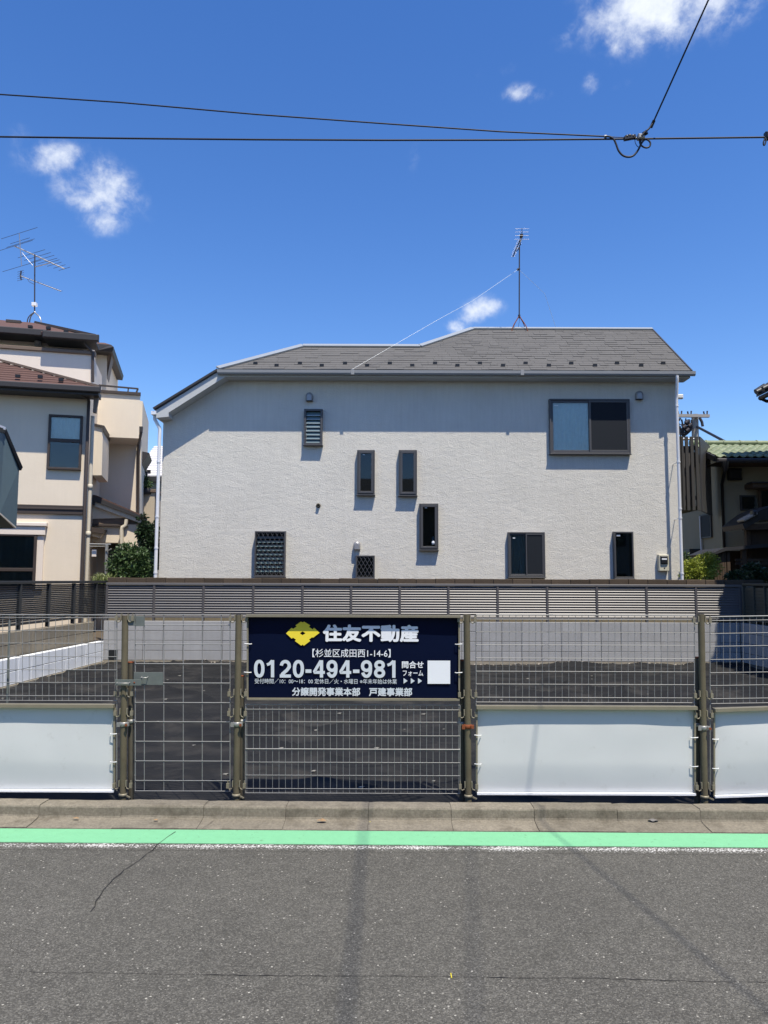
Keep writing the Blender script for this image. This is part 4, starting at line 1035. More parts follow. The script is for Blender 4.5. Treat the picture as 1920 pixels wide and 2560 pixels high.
# lower roof: front slope running up to the set-back storey, with dark eave
e0, e1 = hB(0, 950, -.5), hB(249, 974, -.5); ez = (e0.z + e1.z) / 2
hp = hB(0, 906, .9)
slabpts = [Vector((-7, -.5, ez)), Vector((e1.x, -.5, ez)), Vector((hB(236, 960, .9).x - .35, .9, ez + .36)), Vector((hp.x, .9, hp.z)), Vector((-7, .9, hp.z + .9))]
def tri_roof(pts, th, m, name, rows, row_m, z_lift=.004):
    o = MB().prism(pts, (0, 0, -th)).build(name, m, bh)
    return o
lr0, lr1 = e1.x, hB(0, 950, -.5).x
# front slope as a plane through the eave and the hip seen against the wall above
hA, hB_ = hB(2, 906, .75), hB(248, 965, -.45)
k = (hA.z - ez) / 1.25
lroof = MB().prism([(-7, -.5, ez), (e1.x, -.5, ez), (hA.x, .75, hA.z), (-7, .75, hA.z)], (0, .02, -.05)).build('roof', 'red_roof', bh)
nr = 9
for i in range(nr):                      # metal roof steps
    t0 = i / nr; y0 = -.5 + 1.25 * t0; z0 = ez + (hA.z - ez) * t0; x1 = e1.x + (hA.x - e1.x) * t0
    MB().prism([(-7, y0, z0 + .004), (-7, y0, z0 + .028), (-7, y0 + 1.25 / nr, z0 + (hA.z - ez) / nr + .006)], (7 + x1 - .03, 0, 0)).build('roof_step', 'red_roof', lroof)
MB().bar((e1.x + .01, -.5, ez + .03), (hA.x, .75, hA.z + .05), .09, .05).build('hip_cap', 'mid_brown_trim', bh)
MB().prism([(e1.x - .02, -.42, ez - .06), (hA.x + .12, .8, hA.z - .05), (e1.x - .45, .8, ez - .06)], (0, 0, .03)).build('roof_return', 'red_roof', bh)
MB().bbox(-7, e1.x + .03, -.58, -.49, ez - .12, ez + .015, .02).build('gutter', 'dark_trim', bh)
MB().box(-7, e1.x - .02, -.49, -.001, ez - .17, ez - .06).build('eave_soffit', 'dark_trim', bh)
MB().prism([hB(250, 970, -.3), hB(240, 1031, -.3), hB(232, 1030, -.3), hB(235, 978, -.3)], (0, .14, 0)).build('barge_board', 'mid_brown_trim', bh)
for px, py in ((45, 941), (101, 943), (153, 950)):
    p = hB(px, py, -.35); MB().box(p.x - .05, p.x + .05, -.40, -.34, p.z - .03, p.z + .035).build('snow_guard', 'black_plastic', bh)
# belt course, window, ground window
MB().bbox(-7, .02, -.05, .0, hB(130, 1286, 0).z, hB(130, 1263, 0).z, .008).build('belt_course', 'brown_trim', bh)
MB().bbox(-7, .03, -.07, .0, hB(130, 1274, 0).z, hB(130, 1270, 0).z, .004).build('belt_lip', 'brown_trim', bh)
def winB(px, d, panes, m='brown_trim', w=.05, proud=.09):
    X0, X1, Z0, Z1 = rB(*px, d - proud)
    b = MB()
    b.bbox(X0, X1, d - proud, d + .004, Z1 - w, Z1, .005).bbox(X0, X1, d - proud - .01, d + .004, Z0, Z0 + w, .005).bbox(X0, X0 + w, d - proud, d + .004, Z0 + w, Z1 - w, .004).bbox(X1 - w, X1, d - proud, d + .004, Z0 + w, Z1 - w, .004)
    o = b.build('window', m, bh)
    MB().box(X0 + w, X1 - w, d - .006, d - .003, Z0 + w, Z1 - w).build('dark_interior', 'interior', o)
    for (t0, t1, cur) in panes:
        za, zb_ = Z0 + w + (Z1 - Z0 - 2 * w) * t0, Z0 + w + (Z1 - Z0 - 2 * w) * t1
        MB().box(X0 + w, X1 - w, d - proud + .03, d - proud + .034, za, zb_).build('pane', 'glass_clear', o)
        if t1 < 1: MB().bbox(X0 + w, X1 - w, d - proud - .005, d - .03, zb_ - .02, zb_ + .055, .005).build('mullion', m, o)
        if cur: curtain(X0 + w, X1 - w, za, zb_, d - .02, cur, o, 7, .005)
    return o
winB((119, 1037, 204, 1174), 0, [(0, .52, None), (.52, 1, 'curtain')])
winB((-60, 1333, 90, 1470), 0, [(0, .3, 'curtain_dark'), (.3, 1, 'curtain_dark')], w=.06)
bxB('window_surround', (90, 1334, 107, 1475), -.05, 0, 'pale_stucco')
bxB('window_hood', (-60, 1308, 113, 1336), -.10, 0, 'pale_stucco')
MB().bbox(*[f for f in (rB(-60, 1305, 117, 1314, -.14)[0], rB(-60, 1305, 117, 1314, -.14)[1])], -.14, 0, rB(-60, 1305, 117, 1314, -.14)[2], rB(-60, 1305, 117, 1314, -.14)[3], .01).build('window_hood_cap', 'pale_stucco', bh)
# set-back storey: parapet wall, cap, recessed wall, roof
d3 = .9
X0, X1, Z0, Z1 = rB(0, 880, 230, 960, d3)
MB().box(-7, X1, d3, d3 + .15, ez - .3, hB(120, 880, d3).z).build('parapet_wall', 'pale_stucco', bh)
MB().bbox(-7, X1 + .06, d3 - .06, d3 + .2, hB(120, 880, d3).z, hB(120, 871, d3).z, .01).build('parapet_cap', 'mid_brown_trim', bh)
MB().box(X1 - .02, X1 + .0, d3 + .15, 4.5, ez - .3, hB(120, 880, d3).z).build('parapet_return', 'pale_stucco', bh)
d4 = 1.5
X4 = hB(234, 850, d4).x
MB().box(-7, X4 - .1, d4, 5, ez, hB(100, 826, d4).z + .02).build('upper_wall', 'pale_stucco', bh)
for px in ((-20, 862, 33, 870), (128, 872, 208, 880)): bxB('slot_opening', px, d4 - .01, d4 + .02, 'interior')
p = hB(95, 856, d4 - .1); MB().lathe([(.0, .13), (.06, .12), (.085, .06), (.085, -.09), (.0, -.09)], p, 12).build('vent_hood', 'hood_metal', bh)
# upper roof with its stepped eave
r0 = hB(0, 820, .9); r1 = hB(245, 846, .9)
rz = hB(120, 832, .9).z
xs_ = hB(112, 832, .9).x
rzL, rzR = hB(50, 822, .9).z, hB(180, 840, .9).z
apex = hB(87, 807, 1.9)
MB().prism([(-7, .9, rzL), (xs_, .9, rzL), (apex.x, 2.0, hB(87, 807, 2.0).z), (-7, 2.0, hB(0, 807, 2.0).z + .1)], (0, .02, -.06)).build('upper_roof', 'red_roof', bh)
MB().prism([(xs_ - .05, .75, rzR), (r1.x, .75, rzR), (hB(240, 838, 1.4).x, 1.4, hB(240, 838, 1.4).z), (apex.x + .02, 2.0, hB(87, 807, 2.0).z)], (0, .02, -.06)).build('upper_roof', 'red_roof', bh)
MB().bbox(-7, xs_ + .05, .80, .9, rzL - .16, rzL + .005, .02).build('upper_gutter', 'dark_trim', bh)
MB().bbox(xs_, r1.x + .05, .62, .74, rzR - .16, rzR + .005, .02).build('upper_gutter', 'dark_trim', bh)
MB().box(-7, xs_, .9, d4 + .02, rzL - .13, rzL - .08).build('eave_soffit', 'dark_trim', bh)
MB().box(xs_, r1.x - .04, .74, d4 + .02, rzR - .13, rzR - .08).build('eave_soffit', 'dark_trim', bh)
MB().bar(hB(88, 806, 2.0), hB(240, 839, 1.0), .07, .06).build('hip_cap', 'brown_trim', bh)
for px, py in ((77, 819), (122, 822), (166, 831)):
    p = hB(px, py, 1.1); MB().box(p.x - .05, p.x + .05, 1.0, 1.1, p.z - .03, p.z + .03).build('snow_guard', 'black_plastic', bh)
p = hB(35, 808, 1.8); MB().bbox(p.x - .17, p.x + .17, 1.7, 1.9, p.z - .02, p.z + .06, .01).build('ridge_vent', 'brown_trim', bh)
MB().tube([hB(211, 858, .8), hB(232, 882, d3 - .06), hB(232, 955, d3 - .06)], .035, 8).build('roof_downpipe', 'brown_trim', bh)
# dark downpipe and cream downpipe at the front corner
g_ = hB(205, 985, -.4)
MB().tube([hB(202, 972, -.5), hB(204, 985, -.4), hB(221, 996, -.09), hB(222, 1004, -.09), hB(222, 1300, -.09) * 1, (hB(222, 1004, -.09).x, -.09, .3)][:4] + [(hB(222, 1004, -.09).x, -.09, .3)], .036, 10).build('downpipe', 'brown_trim', bh)
MB().tube([(hB(228, 1040, .12).x + .035, .12, hB(228, 1040, .12).z), (hB(228, 1040, .12).x + .035, .12, .3)], .042, 10).build('downpipe', 'cream_pipe', bh)
for y in (1217, 1335): q = hB(226, y, .12); MB().lathe([(.044, -.06), (.056, -.055), (.056, .05), (.044, .06)], (hB(228, 1040, .12).x + .035, .12, q.z), 10).build('pipe_bracket', 'cream_pipe', bh)
# rear wing with the tall wall, small roof piece, balcony box and bay
d5 = 3.0
X0, X1, Z0, Z1 = rB(233, 880, 267, 975, d5)
MB().box(X0 - 2.5, X1, d5, d5 + 3, 0, Z1 + .2).build('wing_wall', 'beige_stucco', bh)
q0, q1 = hB(243, 868, d5 - .4), hB(284, 869, d5 - .4)
MB().prism([hB(230, 858, d5 - .4), hB(278, 862, d5 - .4), hB(284, 867, d5 - .5), hB(281, 880, d5 - .4), hB(243, 876, d5 - .4), hB(230, 876, d5 - .4)], (0, 3, 0)).build('wing_eave', 'dark_trim', bh)
MB().prism([hB(230, 855, d5 - .3), hB(262, 857, d5 - .3), hB(278, 862, d5 - .38), hB(230, 860, d5 - .38)], (0, 3, .02)).build('wing_roof', 'red_roof', bh)
MB().prism([hB(283, 869, d5 - .2), hB(267, 948, d5 + .1), hB(267, 925, d5 + .1), hB(272, 872, d5 - .2)], (0, .5, 0)).build('barge_board', 'mid_brown_trim', bh)
db = 1.9
bal = [hB(236, 978, db), hB(351, 985, db), hB(347, 1096, db), hB(259, 1092, db), hB(236, 1056, db)]
MB().prism(bal, (-.14, 1.25, 0)).build('balcony', 'beige_stucco', bh)
MB().prism([hB(245, 974, db - .05), hB(352, 981, db - .05), hB(352, 988, db - .05), hB(245, 981, db - .05)], (-.14, 1.3, 0)).build('balcony_cap', 'brown_trim', bh)
MB().bar(hB(247, 963, db + .05), hB(346, 972, db + .05), .05, .035).bar(hB(345, 972, db + .05), hB(341, 981, db + .05), .04, .04).bar(hB(321, 970, db + .05), hB(320, 979, db + .05), .03, .03).build('balcony_rail', 'brown_trim', bh)
bay = MB().prism([hB(234, 1060, .75), hB(258, 1064, .75), hB(254, 1188, .75), hB(230, 1188, .75)], (0, 1.4, 0)).build('bay', 'beige_stucco', bh)
MB().prism([hB(233, 1058, .7), hB(261, 1064, .7), hB(258, 1079, .7), hB(256, 1068, .7), hB(233, 1063, .7)], (0, 1.5, 0)).build('bay_cap', 'brown_trim', bh)
# side wall under the balcony and right edge of the wing
X0, X1, Z0, Z1 = rB(228, 1096, 346, 1470, d5 - .02)
MB().box(X0 - 2, X1 + .02, d5 - .02, d5 + 2.8, 0, hB(300, 1000, d5).z).build('wing_wall', 'beige_stucco', bh)
MB().tube([hB(352, 1068, d5 - .25), hB(352, 1085, d5 - .25), hB(346, 1112, d5 - .1), hB(345, 1290, d5 - .1)], .04, 8).build('wing_downpipe', 'brown_trim', bh)
MB().prism([hB(348, 1066, d5 - .3), hB(357, 1066, d5 - .3), hB(356, 1080, d5 - .3), hB(350, 1080, d5 - .3)], (0, .15, 0)).build('pipe_head', 'dark_trim', bh)
MB().prism([hB(343, 1126, d5 + .4), hB(373, 1132, d5 + .4), hB(352, 1166, d5 + .4), hB(343, 1166, d5 + .4)], (0, 1.5, 0)).build('rear_eave', 'dark_trim', bh)
# entrance canopy: lean-to roof falling to the right
dc = 1.5
MB().prism([hB(229, 1236, dc), hB(240, 1238, dc), hB(362, 1290, dc), hB(361, 1296, dc), hB(238, 1247, dc), hB(229, 1245, dc)], (0, 1.2, 0)).build('canopy_roof', 'red_roof', bh)
MB().prism([hB(229, 1240, dc - .04), hB(241, 1242, dc - .04), hB(362, 1293, dc - .04), hB(360, 1299, dc - .04), hB(238, 1254, dc - .04), hB(236, 1262, dc - .04), hB(229, 1261, dc - .04)], (0, .05, 0)).build('canopy_edge', 'dark_trim', bh)
MB().prism([hB(238, 1254, dc + .02), hB(359, 1299, dc + .02), hB(352, 1308, dc + .02), hB(238, 1266, dc + .02)], (0, 1.1, 0)).build('canopy_fascia', 'beige_stucco', bh)
MB().prism([hB(230, 1262, dc + .12), hB(240, 1262, dc + .12), hB(318, 1295, dc + .12), hB(230, 1297, dc + .12)], (0, .9, 0)).build('canopy_gable', 'beige_stucco', bh)
bxB('canopy_beam', (229, 1297, 345, 1311), dc + .15, dc + 1.2, 'mid_brown_trim'); bxB('beam_lip', (229, 1310, 306, 1316), dc + .10, dc + .2, 'brown_trim')
bxB('canopy_wall', (229, 1316, 299, 1357), dc + .19, dc + 1.4, 'beige_stucco'); bxB('canopy_column', (301, 1311, 345, 1480), dc + .13, dc + 1.3, 'beige_stucco')
MB().tube([hB(316, 1298, dc + .06), hB(315, 1313, dc + .06), hB(306, 1318, dc + .06), hB(304, 1326, dc + .06), hB(304, 1480, dc + .06)], .05, 10).build('elbow_pipe', 'cream_pipe', bh)
MB().prism([hB(228, 1317, dc - .3), hB(263, 1323, dc - .3), hB(257, 1334, dc - .3), hB(228, 1330, dc - .3)], (0, 1.2, 0)).build('door_hood', 'brown_trim', bh)
MB().prism([hB(228, 1331, dc - .1), hB(256, 1335, dc - .1), hB(250, 1345, dc - .1), hB(228, 1340, dc - .1)], (0, .8, 0)).build('door_hood_soffit', 'pale_stucco', bh)
bxB('door', (262, 1357, 299, 1480), dc + .7, dc + .75, 'dark_trim')
# its rooftop antenna
Ya = 20.3
al = thing('roof_antenna', at(87, 805, Ya), 'double television antenna with many rods on the roof of the beige house', 'antenna')
m0, m1 = at(86.5, 778, Ya), at(87, 636, Ya)
MB().tube([m0, m1], .018, 8).build('mast', 'antenna_dark', al)
for q, m_ in ((at(68, 806, Ya - .1), 'antenna_dark'), (at(74, 806, Ya + .4), 'antenna_dark'), (at(103, 809, Ya - .1), 'antenna_alu')):
    MB().tube(bez(m0, m0 + Vector((0, 0, -.08)), q + Vector((0, 0, .25)), q, 8), .016, 6).build('leg', m_, al)
q = at(86, 761, Ya); MB().bbox(q.x - .06, q.x + .06, q.y - .06, q.y + .06, q.z - .045, q.z + .045, .01).build('booster_box', 'white_pipe', al)
def boom(p, q, r, m='antenna_alu'): return MB().tube([p, q], r, 6).build('boom', m, al)
rod = (at(90, 569, Ya - .3) - at(-8, 600, Ya + .1)); rod.normalize()
def rods(bm_, pts, lens, r=.006):
    for p, l_ in zip(pts, lens): MB().tube([p - rod * l_, p + rod * l_], r, 5).build('rod', 'antenna_dark', bm_)
b1_ = boom(at(36, 615, Ya + .1), at(161, 672, Ya + .2), .018)
P_ = lambda t: at(36 + 125 * t, 615 + 57 * t, Ya + .1)
rods(b1_, [P_(t) for t in (0, .34, .46, .56, .66, .72, .80, .90, 1.0)], (.62, .46, .45, .40, .33, .30, .24, .20, .19))
b2_ = boom(at(48, 583, Ya), at(54, 665, Ya), .012)
rods(b2_, [at(48, 583, Ya), at(50, 602, Ya), at(51, 608, Ya), at(54, 665, Ya)], (.62, .33, .48, .66))
b3_ = boom(at(52, 690, Ya - .02), at(153, 728, Ya + .1), .013)
rods(b3_, [at(66 + 87 * t / 13, 695 + 33 * t / 13, Ya) for t in range(1, 14)], [.045] * 13, .004)
rods(b3_, [at(51.5 + .6 * math.sin(i), 678 + 5.5 * i, Ya) for i in range(5)], [.11] * 5, .005)
MB().tube([at(53, 677, Ya), at(51, 690, Ya), at(53, 700, Ya)], .02, 6).build('reflector', 'antenna_dark', al)
MB().tube([at(88, 667, Ya), at(124, 658, Ya)], .014, 6).tube([at(82, 664, Ya), at(55, 632, Ya)], .008, 6).build('boom_brace', 'antenna_alu', al)
MB().tube(bez(at(68, 695, Ya), at(72, 708, Ya), at(78, 706, Ya), at(87, 712, Ya), 8), .006, 5).build('feeder_cable', 'cable', al)

# blue-grey neighbour cut by the left edge
nb_ = thing('house', (at(20, 1300, 12.6).x, 12.6, 0), 'blue-grey sided house with a dark eave cut by the left edge', 'house')
fa, fb = 12.2, 13.2
def bl(px, py, Y): return at(px, py, Y)
poly = [bl(-90, 1060, 10.6), bl(11, 1075, 12.6), bl(48, 1170, 13.1), bl(41, 1321, 13.1), bl(-1, 1285, 12.4), bl(-90, 1220, 10.6)]
MB().prism(poly, (-1.5, .4, 0)).build('wall', 'blue_siding', nb_)
MB().box(-13, -6.9, 6.5, 12.0, 0, 3.3).build('lower_wall', 'blue_siding', nb_)
MB().prism([(-13.3, 6.2, 3.2), (-6.6, 6.2, 3.2), (-10, 6.2, 4.4)], (0, 6.1, 0)).build('roof', 'dark_trim', nb_)
MB().prism([bl(-90, 1040, 10.6) + Vector((.03, 0, 0)), bl(9, 1073, 12.6) + Vector((.05, 0, 0)), bl(50, 1168, 13.1) + Vector((.05, 0, 0)), bl(49, 1176, 13.1) + Vector((.03, 0, 0)), bl(8, 1084, 12.6) + Vector((.03, 0, 0)), bl(-90, 1050, 10.6)], (-1.6, .3, 0)).build('eave', 'dark_trim', nb_)
MB().bar(bl(-60, 1046, 11.5), bl(10, 1071, 12.5), .05, .05).build('gutter', 'white_pipe', nb_)
MB().prism([bl(-90, 1220, 10.6), bl(-1, 1285, 12.4), bl(40, 1321, 13.08), bl(-2, 1308, 13.0)], (0, 0, .03)).build('soffit', 'cream_pipe', nb_)

# far white-roofed house between the two houses
fw = thing('house', at(380, 1200, 27), 'distant house with a pale ribbed metal roof seen through the left gap', 'house')
a, b_ = at(330, 1190, 26), at(430, 1190, 26); tp = at(380, 1115, 28.5)
rf = MB().prism([(a.x, 26, a.z), (b_.x, 26, a.z), (b_.x, 28.5, tp.z), (a.x, 28.5, tp.z)], (0, 0, -.08)).build('roof', 'white_roof', fw)
for i in range(13):
    t = i / 13; y = 26 + 2.5 * t; z = a.z + (tp.z - a.z) * t
    MB().prism([(a.x, y, z + .004), (a.x, y, z + .05), (a.x, y + .17, z + (tp.z - a.z) / 13 * .9 + .006)], (b_.x - a.x, 0, 0)).build('roof_step', 'white_roof', rf)
MB().box(a.x, b_.x, 25.9, 26.2, a.z - .2, a.z - .02).build('fascia', 'dark_trim', fw)
MB().box(a.x, b_.x, 26.4, 28, 0, a.z - .1).build('wall', 'far_wall', fw)
p = at(373, 1179, 26.2); MB().box(p.x - .06, p.x + .06, p.y - .1, p.y, p.z - .05, p.z + .05).build('snow_guard', 'black_plastic', rf)
tr = thing('terrace_wall', (at(367, 1300, 22).x, 22, 0), 'beige terrace wall with a brown cap and potted plants in the left gap', 'wall')
a, b_ = at(340, 1231, 22), at(387, 1231, 22)
MB().box(a.x, b_.x, 22, 23.5, at(360, 1315, 22).z, a.z).build('wall', 'far_stucco', tr)
MB().bbox(a.x, b_.x + .04, 21.95, 23.5, a.z, a.z + .09, .01).build('cap', 'mid_brown_trim', tr)
MB().box(a.x, b_.x - .02, 22.3, 23.2, 0, at(360, 1315, 22).z).build('lower_wall', 'far_stucco', tr)
MB().tube([(b_.x + .03, 22.1, a.z), (b_.x + .03, 22.1, .5)], .05, 8).build('downpipe', 'brown_trim', tr)

# ---------------------------------------------------------------- plants
def leaves(clumps, n, size, seed, asp=2.4, droop=.3):
    """many folded leaf blades spread through overlapping clumps, denser near their shells"""
    rnd = random.Random(seed); b = MB(); tot = sum(c[3] * c[4] * c[5] for c in clumps)
    for cx, cy, cz, rx, ry, rz_ in clumps:
        for _ in range(int(n * rx * ry * rz_ / tot)):
            v = Vector((rnd.gauss(0, 1), rnd.gauss(0, 1), rnd.gauss(0, 1))).normalized()
            r = rnd.random() ** .45 * (1 + .25 * noise.noise(v * 2.3 + Vector((cx, seed, cz))))
            p = Vector((cx + v.x * rx * r, cy + v.y * ry * r, cz + v.z * rz_ * r))
            d = (v + Vector((rnd.gauss(0, .6), rnd.gauss(0, .6), rnd.gauss(0, .5) + .25))).normalized()
            s = d.cross(Vector((rnd.gauss(0, 1), rnd.gauss(0, 1), rnd.gauss(0, 1)))).normalized(); u = s.cross(d)
            L_ = size * rnd.uniform(.6, 1.35); w = L_ / asp
            tip = p + d * L_ - Vector((0, 0, droop * L_ * .5)); m = p + d * L_ * .5 + u * w * .15
            b.add([p, m + s * w * .5, tip, m - s * w * .5], [(0, 1, 2), (0, 2, 3)])
    return b
def shrub(name, clumps, n, size, m, label, cat, base, seed, asp=2.4, stems=5):
    r = thing(name, base, label, cat); rnd = random.Random(seed)
    f = leaves(clumps, n, size, seed, asp).build('foliage', m, r); f['kind'] = 'stuff'
    for i in range(stems):
        c = rnd.choice(clumps); q = Vector((c[0], c[1], c[2] + c[5] * .4)); b0 = Vector(base) + Vector((rnd.uniform(-.1, .1), rnd.uniform(-.1, .1), 0))
        MB().tube(bez(b0, b0 + (q - b0) * .3 + Vector((0, 0, .2)), q - Vector((0, 0, .3)), q, 6), [.022, .02, .018, .016, .013, .010, .006], 6).build('stem', 'bark', r)
    return r
def cl(px, py, Y, rpx, rpy, ry=None):
    p = at(px, py, Y); k = Y / F; return (p.x, p.y, p.z, rpx * k, (ry or rpx * k), rpy * k)
shrub('shrub', [cl(318, 1385, 16.6, 30, 26), cl(345, 1400, 16.5, 34, 28), cl(300, 1415, 16.5, 28, 28), cl(355, 1430, 16.4, 26, 24), cl(325, 1435, 16.4, 36, 22), cl(283, 1440, 16.4, 16, 16)], 5200, .085, 'leaf_mid', 'glossy green shrub behind the wall between the beige and grey houses', 'shrub', (at(325, 1440, 16.6).x, 16.6, .4), 11)
shrub('shrub', [cl(362, 1330, 18.6, 18, 24), cl(374, 1365, 18.6, 22, 30), cl(385, 1330, 18.8, 12, 26), cl(356, 1300, 18.6, 9, 16), cl(384, 1400, 18.6, 16, 30), cl(366, 1410, 18.4, 22, 26)], 3800, .10, 'leaf_dark', 'tall dark leafy shrub beside the downpipe of the grey house', 'shrub', (at(372, 1400, 18.6).x, 18.6, .4), 12)
r = thing('grass_plant', (at(250, 1440, 16.2).x, 16.2, .5), 'yellow green feathery plant beside the laundry pole on the left', 'plant'); b = MB(); rnd = random.Random(4)
for i in range(420):
    p0 = at(rnd.uniform(240, 285), 1462, 16.2) + Vector((0, rnd.uniform(-.15, .2), 0)); d = Vector((rnd.gauss(0, .35), rnd.gauss(0, .3), 1)).normalized(); L_ = rnd.uniform(.12, .34)
    q = p0 + d * L_ * .6; e_ = p0 + d * L_ + Vector((d.x * .12, d.y * .1, -.05)); s = Vector((.007, .004, 0)); b.add([p0 - s, p0 + s, q + s, q - s, e_], [(0, 1, 2, 3), (3, 2, 4)])
b.build('blades', 'leaf_grass', r)['kind'] = 'stuff'
pt_ = thing('potted_plant', at(366, 1225, 22), 'spindly potted plant on the beige terrace wall in the left gap', 'plant')
leaves([cl(356, 1200, 22, 9, 14, .2), cl(366, 1215, 22, 10, 12, .2), cl(353, 1175, 22, 8, 12, .2), cl(372, 1205, 22, 6, 10, .2)], 420, .11, 5).build('foliage', 'leaf_mid', pt_)['kind'] = 'stuff'
MB().tube([at(366, 1226, 22), at(367, 1195, 22), at(365, 1180, 22)], .03, 6).build('stem', 'bark', pt_)
p = at(366, 1226, 22); MB().lathe([(0, -.12), (.13, -.12), (.17, .06), (.14, .06), (.0, .04)], p, 10).build('pot', 'dark_trim', pt_)
# laundry pole
lp = thing('laundry_pole', (at(267, 1455, 16.9).x, 16.9, .4), 'silver laundry pole with a crossbar beside the green shrub', 'laundry pole')
MB().tube([(at(267, 1455, 16.9).x, 16.9, .4), at(267, 1361, 16.9)], .035, 10).build('pole', 'galv', lp)
MB().tube([at(224, 1360, 16.9), at(277, 1361, 16.9)], .016, 8).tube([at(224, 1366, 16.95), at(272, 1366, 16.95)], .012, 8).build('crossbar', 'galv', lp)
MB().tube([at(263, 1376, 16.85), at(272, 1376, 16.85), at(278, 1372, 16.8)], .012, 6).build('arm', 'galv', lp)
p = at(236, 1383, 17.0); MB().bbox(p.x - .05, p.x + .05, 16.97, 17.0, p.z - .08, p.z + .08, .006).build('peg_card', 'pale_stucco', lp)
# ================================================================== right-hand neighbours
YG = 19.6
gh = thing('house', (at(1880, 1300, YG).x, YG, 0), 'olive house with a wavy green tile roof beyond the right end of the fence', 'house')
cx = at(1806, 1250, YG).x; XE = 16.0
z_e = at(1850, 1150, YG - .75).z
MB().box(cx, XE, YG, YG + 6, 0, z_e + .25).build('wall', 'olive_stucco', gh)
# roof: slope up from the eave, wavy tiles course by course
ye, yr = YG - .75, YG + .75
xl_ = at(1789, 1140, ye).x
ze = at(1850, 1141, ye).z; zr = at(1850, 1112, yr).z
sl = (zr - ze) / (yr - ye)
MB().prism([(xl_, ye, ze - .05), (XE, ye, ze - .05), (XE, yr, zr - .05), (xl_, yr, zr - .05)], (0, 0, -.08)).build('roof_deck', 'dark_trim', gh)
MB().prism([(xl_, yr, zr - .05), (XE, yr, zr - .05), (XE, yr + 1.5, ze - .05), (xl_, yr + 1.5, ze - .05)], (0, 0, -.08)).build('roof_deck', 'dark_trim', gh)
def wavy_tile(w, ln, rise):
    n = 10; vs = []
    for j, (yy, zz_) in enumerate(((0, 0), (0, .028), (ln, rise + .004))):
        for i in range(n + 1):
            t = i / n; wv = .040 * (math.cos(2 * math.pi * t) * .5 + .5) ** 1.3
            vs.append((w * (t - .5), yy, zz_ + wv))
    return MB().add(vs, [(j * (n + 1) + i, j * (n + 1) + i + 1, (j + 1) * (n + 1) + i + 1, (j + 1) * (n + 1) + i) for j in range(2) for i in range(n)], True).mesh('roof_tile', 'green_tile', False)[0]
tw = 19 * YG / F; rowsT = 6; lnT = (yr - ye) / rowsT
TM = wavy_tile(tw * 1.02, lnT * 1.1, sl * lnT * 1.1)
for r_ in range(rowsT):
    for i in range(19):
        x = xl_ + tw * (i + .5) + random.uniform(-.006, .006)
        inst('roof_tile', TM, (x, ye - .03 + lnT * r_, ze - .03 + sl * lnT * r_ + random.uniform(-.004, .004)), gh)
rm = MB().tube([(-.23, 0, 0), (.225, 0, 0)], .075, 12).tube([(.20, 0, 0), (.23, 0, 0)], .088, 12).mesh('ridge_tile', 'green_tile', False)[0]
for i in range(8): inst('ridge_tile', rm, (xl_ + .2 + .455 * i, yr, zr + .045), gh)
MB().bar((xl_ - .02, ye, ze - .06), (xl_ - .02, yr, zr - .06), .06, .14).build('verge_tiles', 'black_tile', gh)
MB().bbox(xl_, XE, ye - .11, ye - .01, ze - .17, ze - .06, .03).build('gutter', 'dark_trim', gh)
MB().box(xl_ + .05, XE, ye, YG, ze - .15, ze - .135).build('soffit', 'old_wood', gh)
pg = at(1812, 1160, ye - .05)
MB().lathe([(.04, -.18), (.09, -.04), (.10, .06)], (pg.x, ye - .06, pg.z), 10).build('pipe_head', 'black_plastic', gh)
pw_ = at(1805, 1220, YG - .06)
MB().tube([(pg.x, ye - .06, pg.z - .15), (pw_.x, YG - .06, pg.z - .42), (pw_.x, YG - .06, .3)], .045, 10).build('downpipe', 'black_plastic', gh)
def gbox(name, x0, y0, x1, y1, d0, m, d1=0.0, parent=gh, bev=.01):
    a, b_ = at(x0, (y0 + y1) / 2, YG - d0), at(x1, (y0 + y1) / 2, YG - d0); xm = (x0 + x1) / 2
    return MB().bbox(a.x, b_.x, YG - d0, YG - d1, at(xm, y1, YG - d0).z, at(xm, y0, YG - d0).z, bev).build(name, m, parent)
gbox('vent_box', 1825, 1170, 1857, 1199, .18, 'black_plastic', bev=.04)
w_ = gbox('window', 1852, 1238, 1891, 1276, .06, 'dark_trim'); gbox('pane', 1856, 1242, 1888, 1272, .066, 'glass_dark', .0645, w_)
gbox('window_hood', 1882, 1206, 1990, 1219, .45, 'old_wood'); gbox('window_hood_edge', 1880, 1204, 1992, 1208, .5, 'dark_trim', .2)
w_ = gbox('window', 1898, 1222, 1990, 1275, .08, 'old_wood'); gbox('pane', 1904, 1227, 1984, 1270, .085, 'glass_dark', .084, w_)
# window in its left side wall
p0, p1 = at(1770, 1320, 20.6), at(1757, 1320, 21.0)
sw = MB().box(cx - .05, cx, 20.25, 20.95, at(1765, 1345, 20.6).z, at(1765, 1285, 20.6).z).build('side_window', 'dark_trim', gh)
MB().box(cx - .055, cx - .051, 20.3, 20.9, at(1765, 1342, 20.6).z, at(1765, 1288, 20.6).z).build('pane', 'screen', sw)

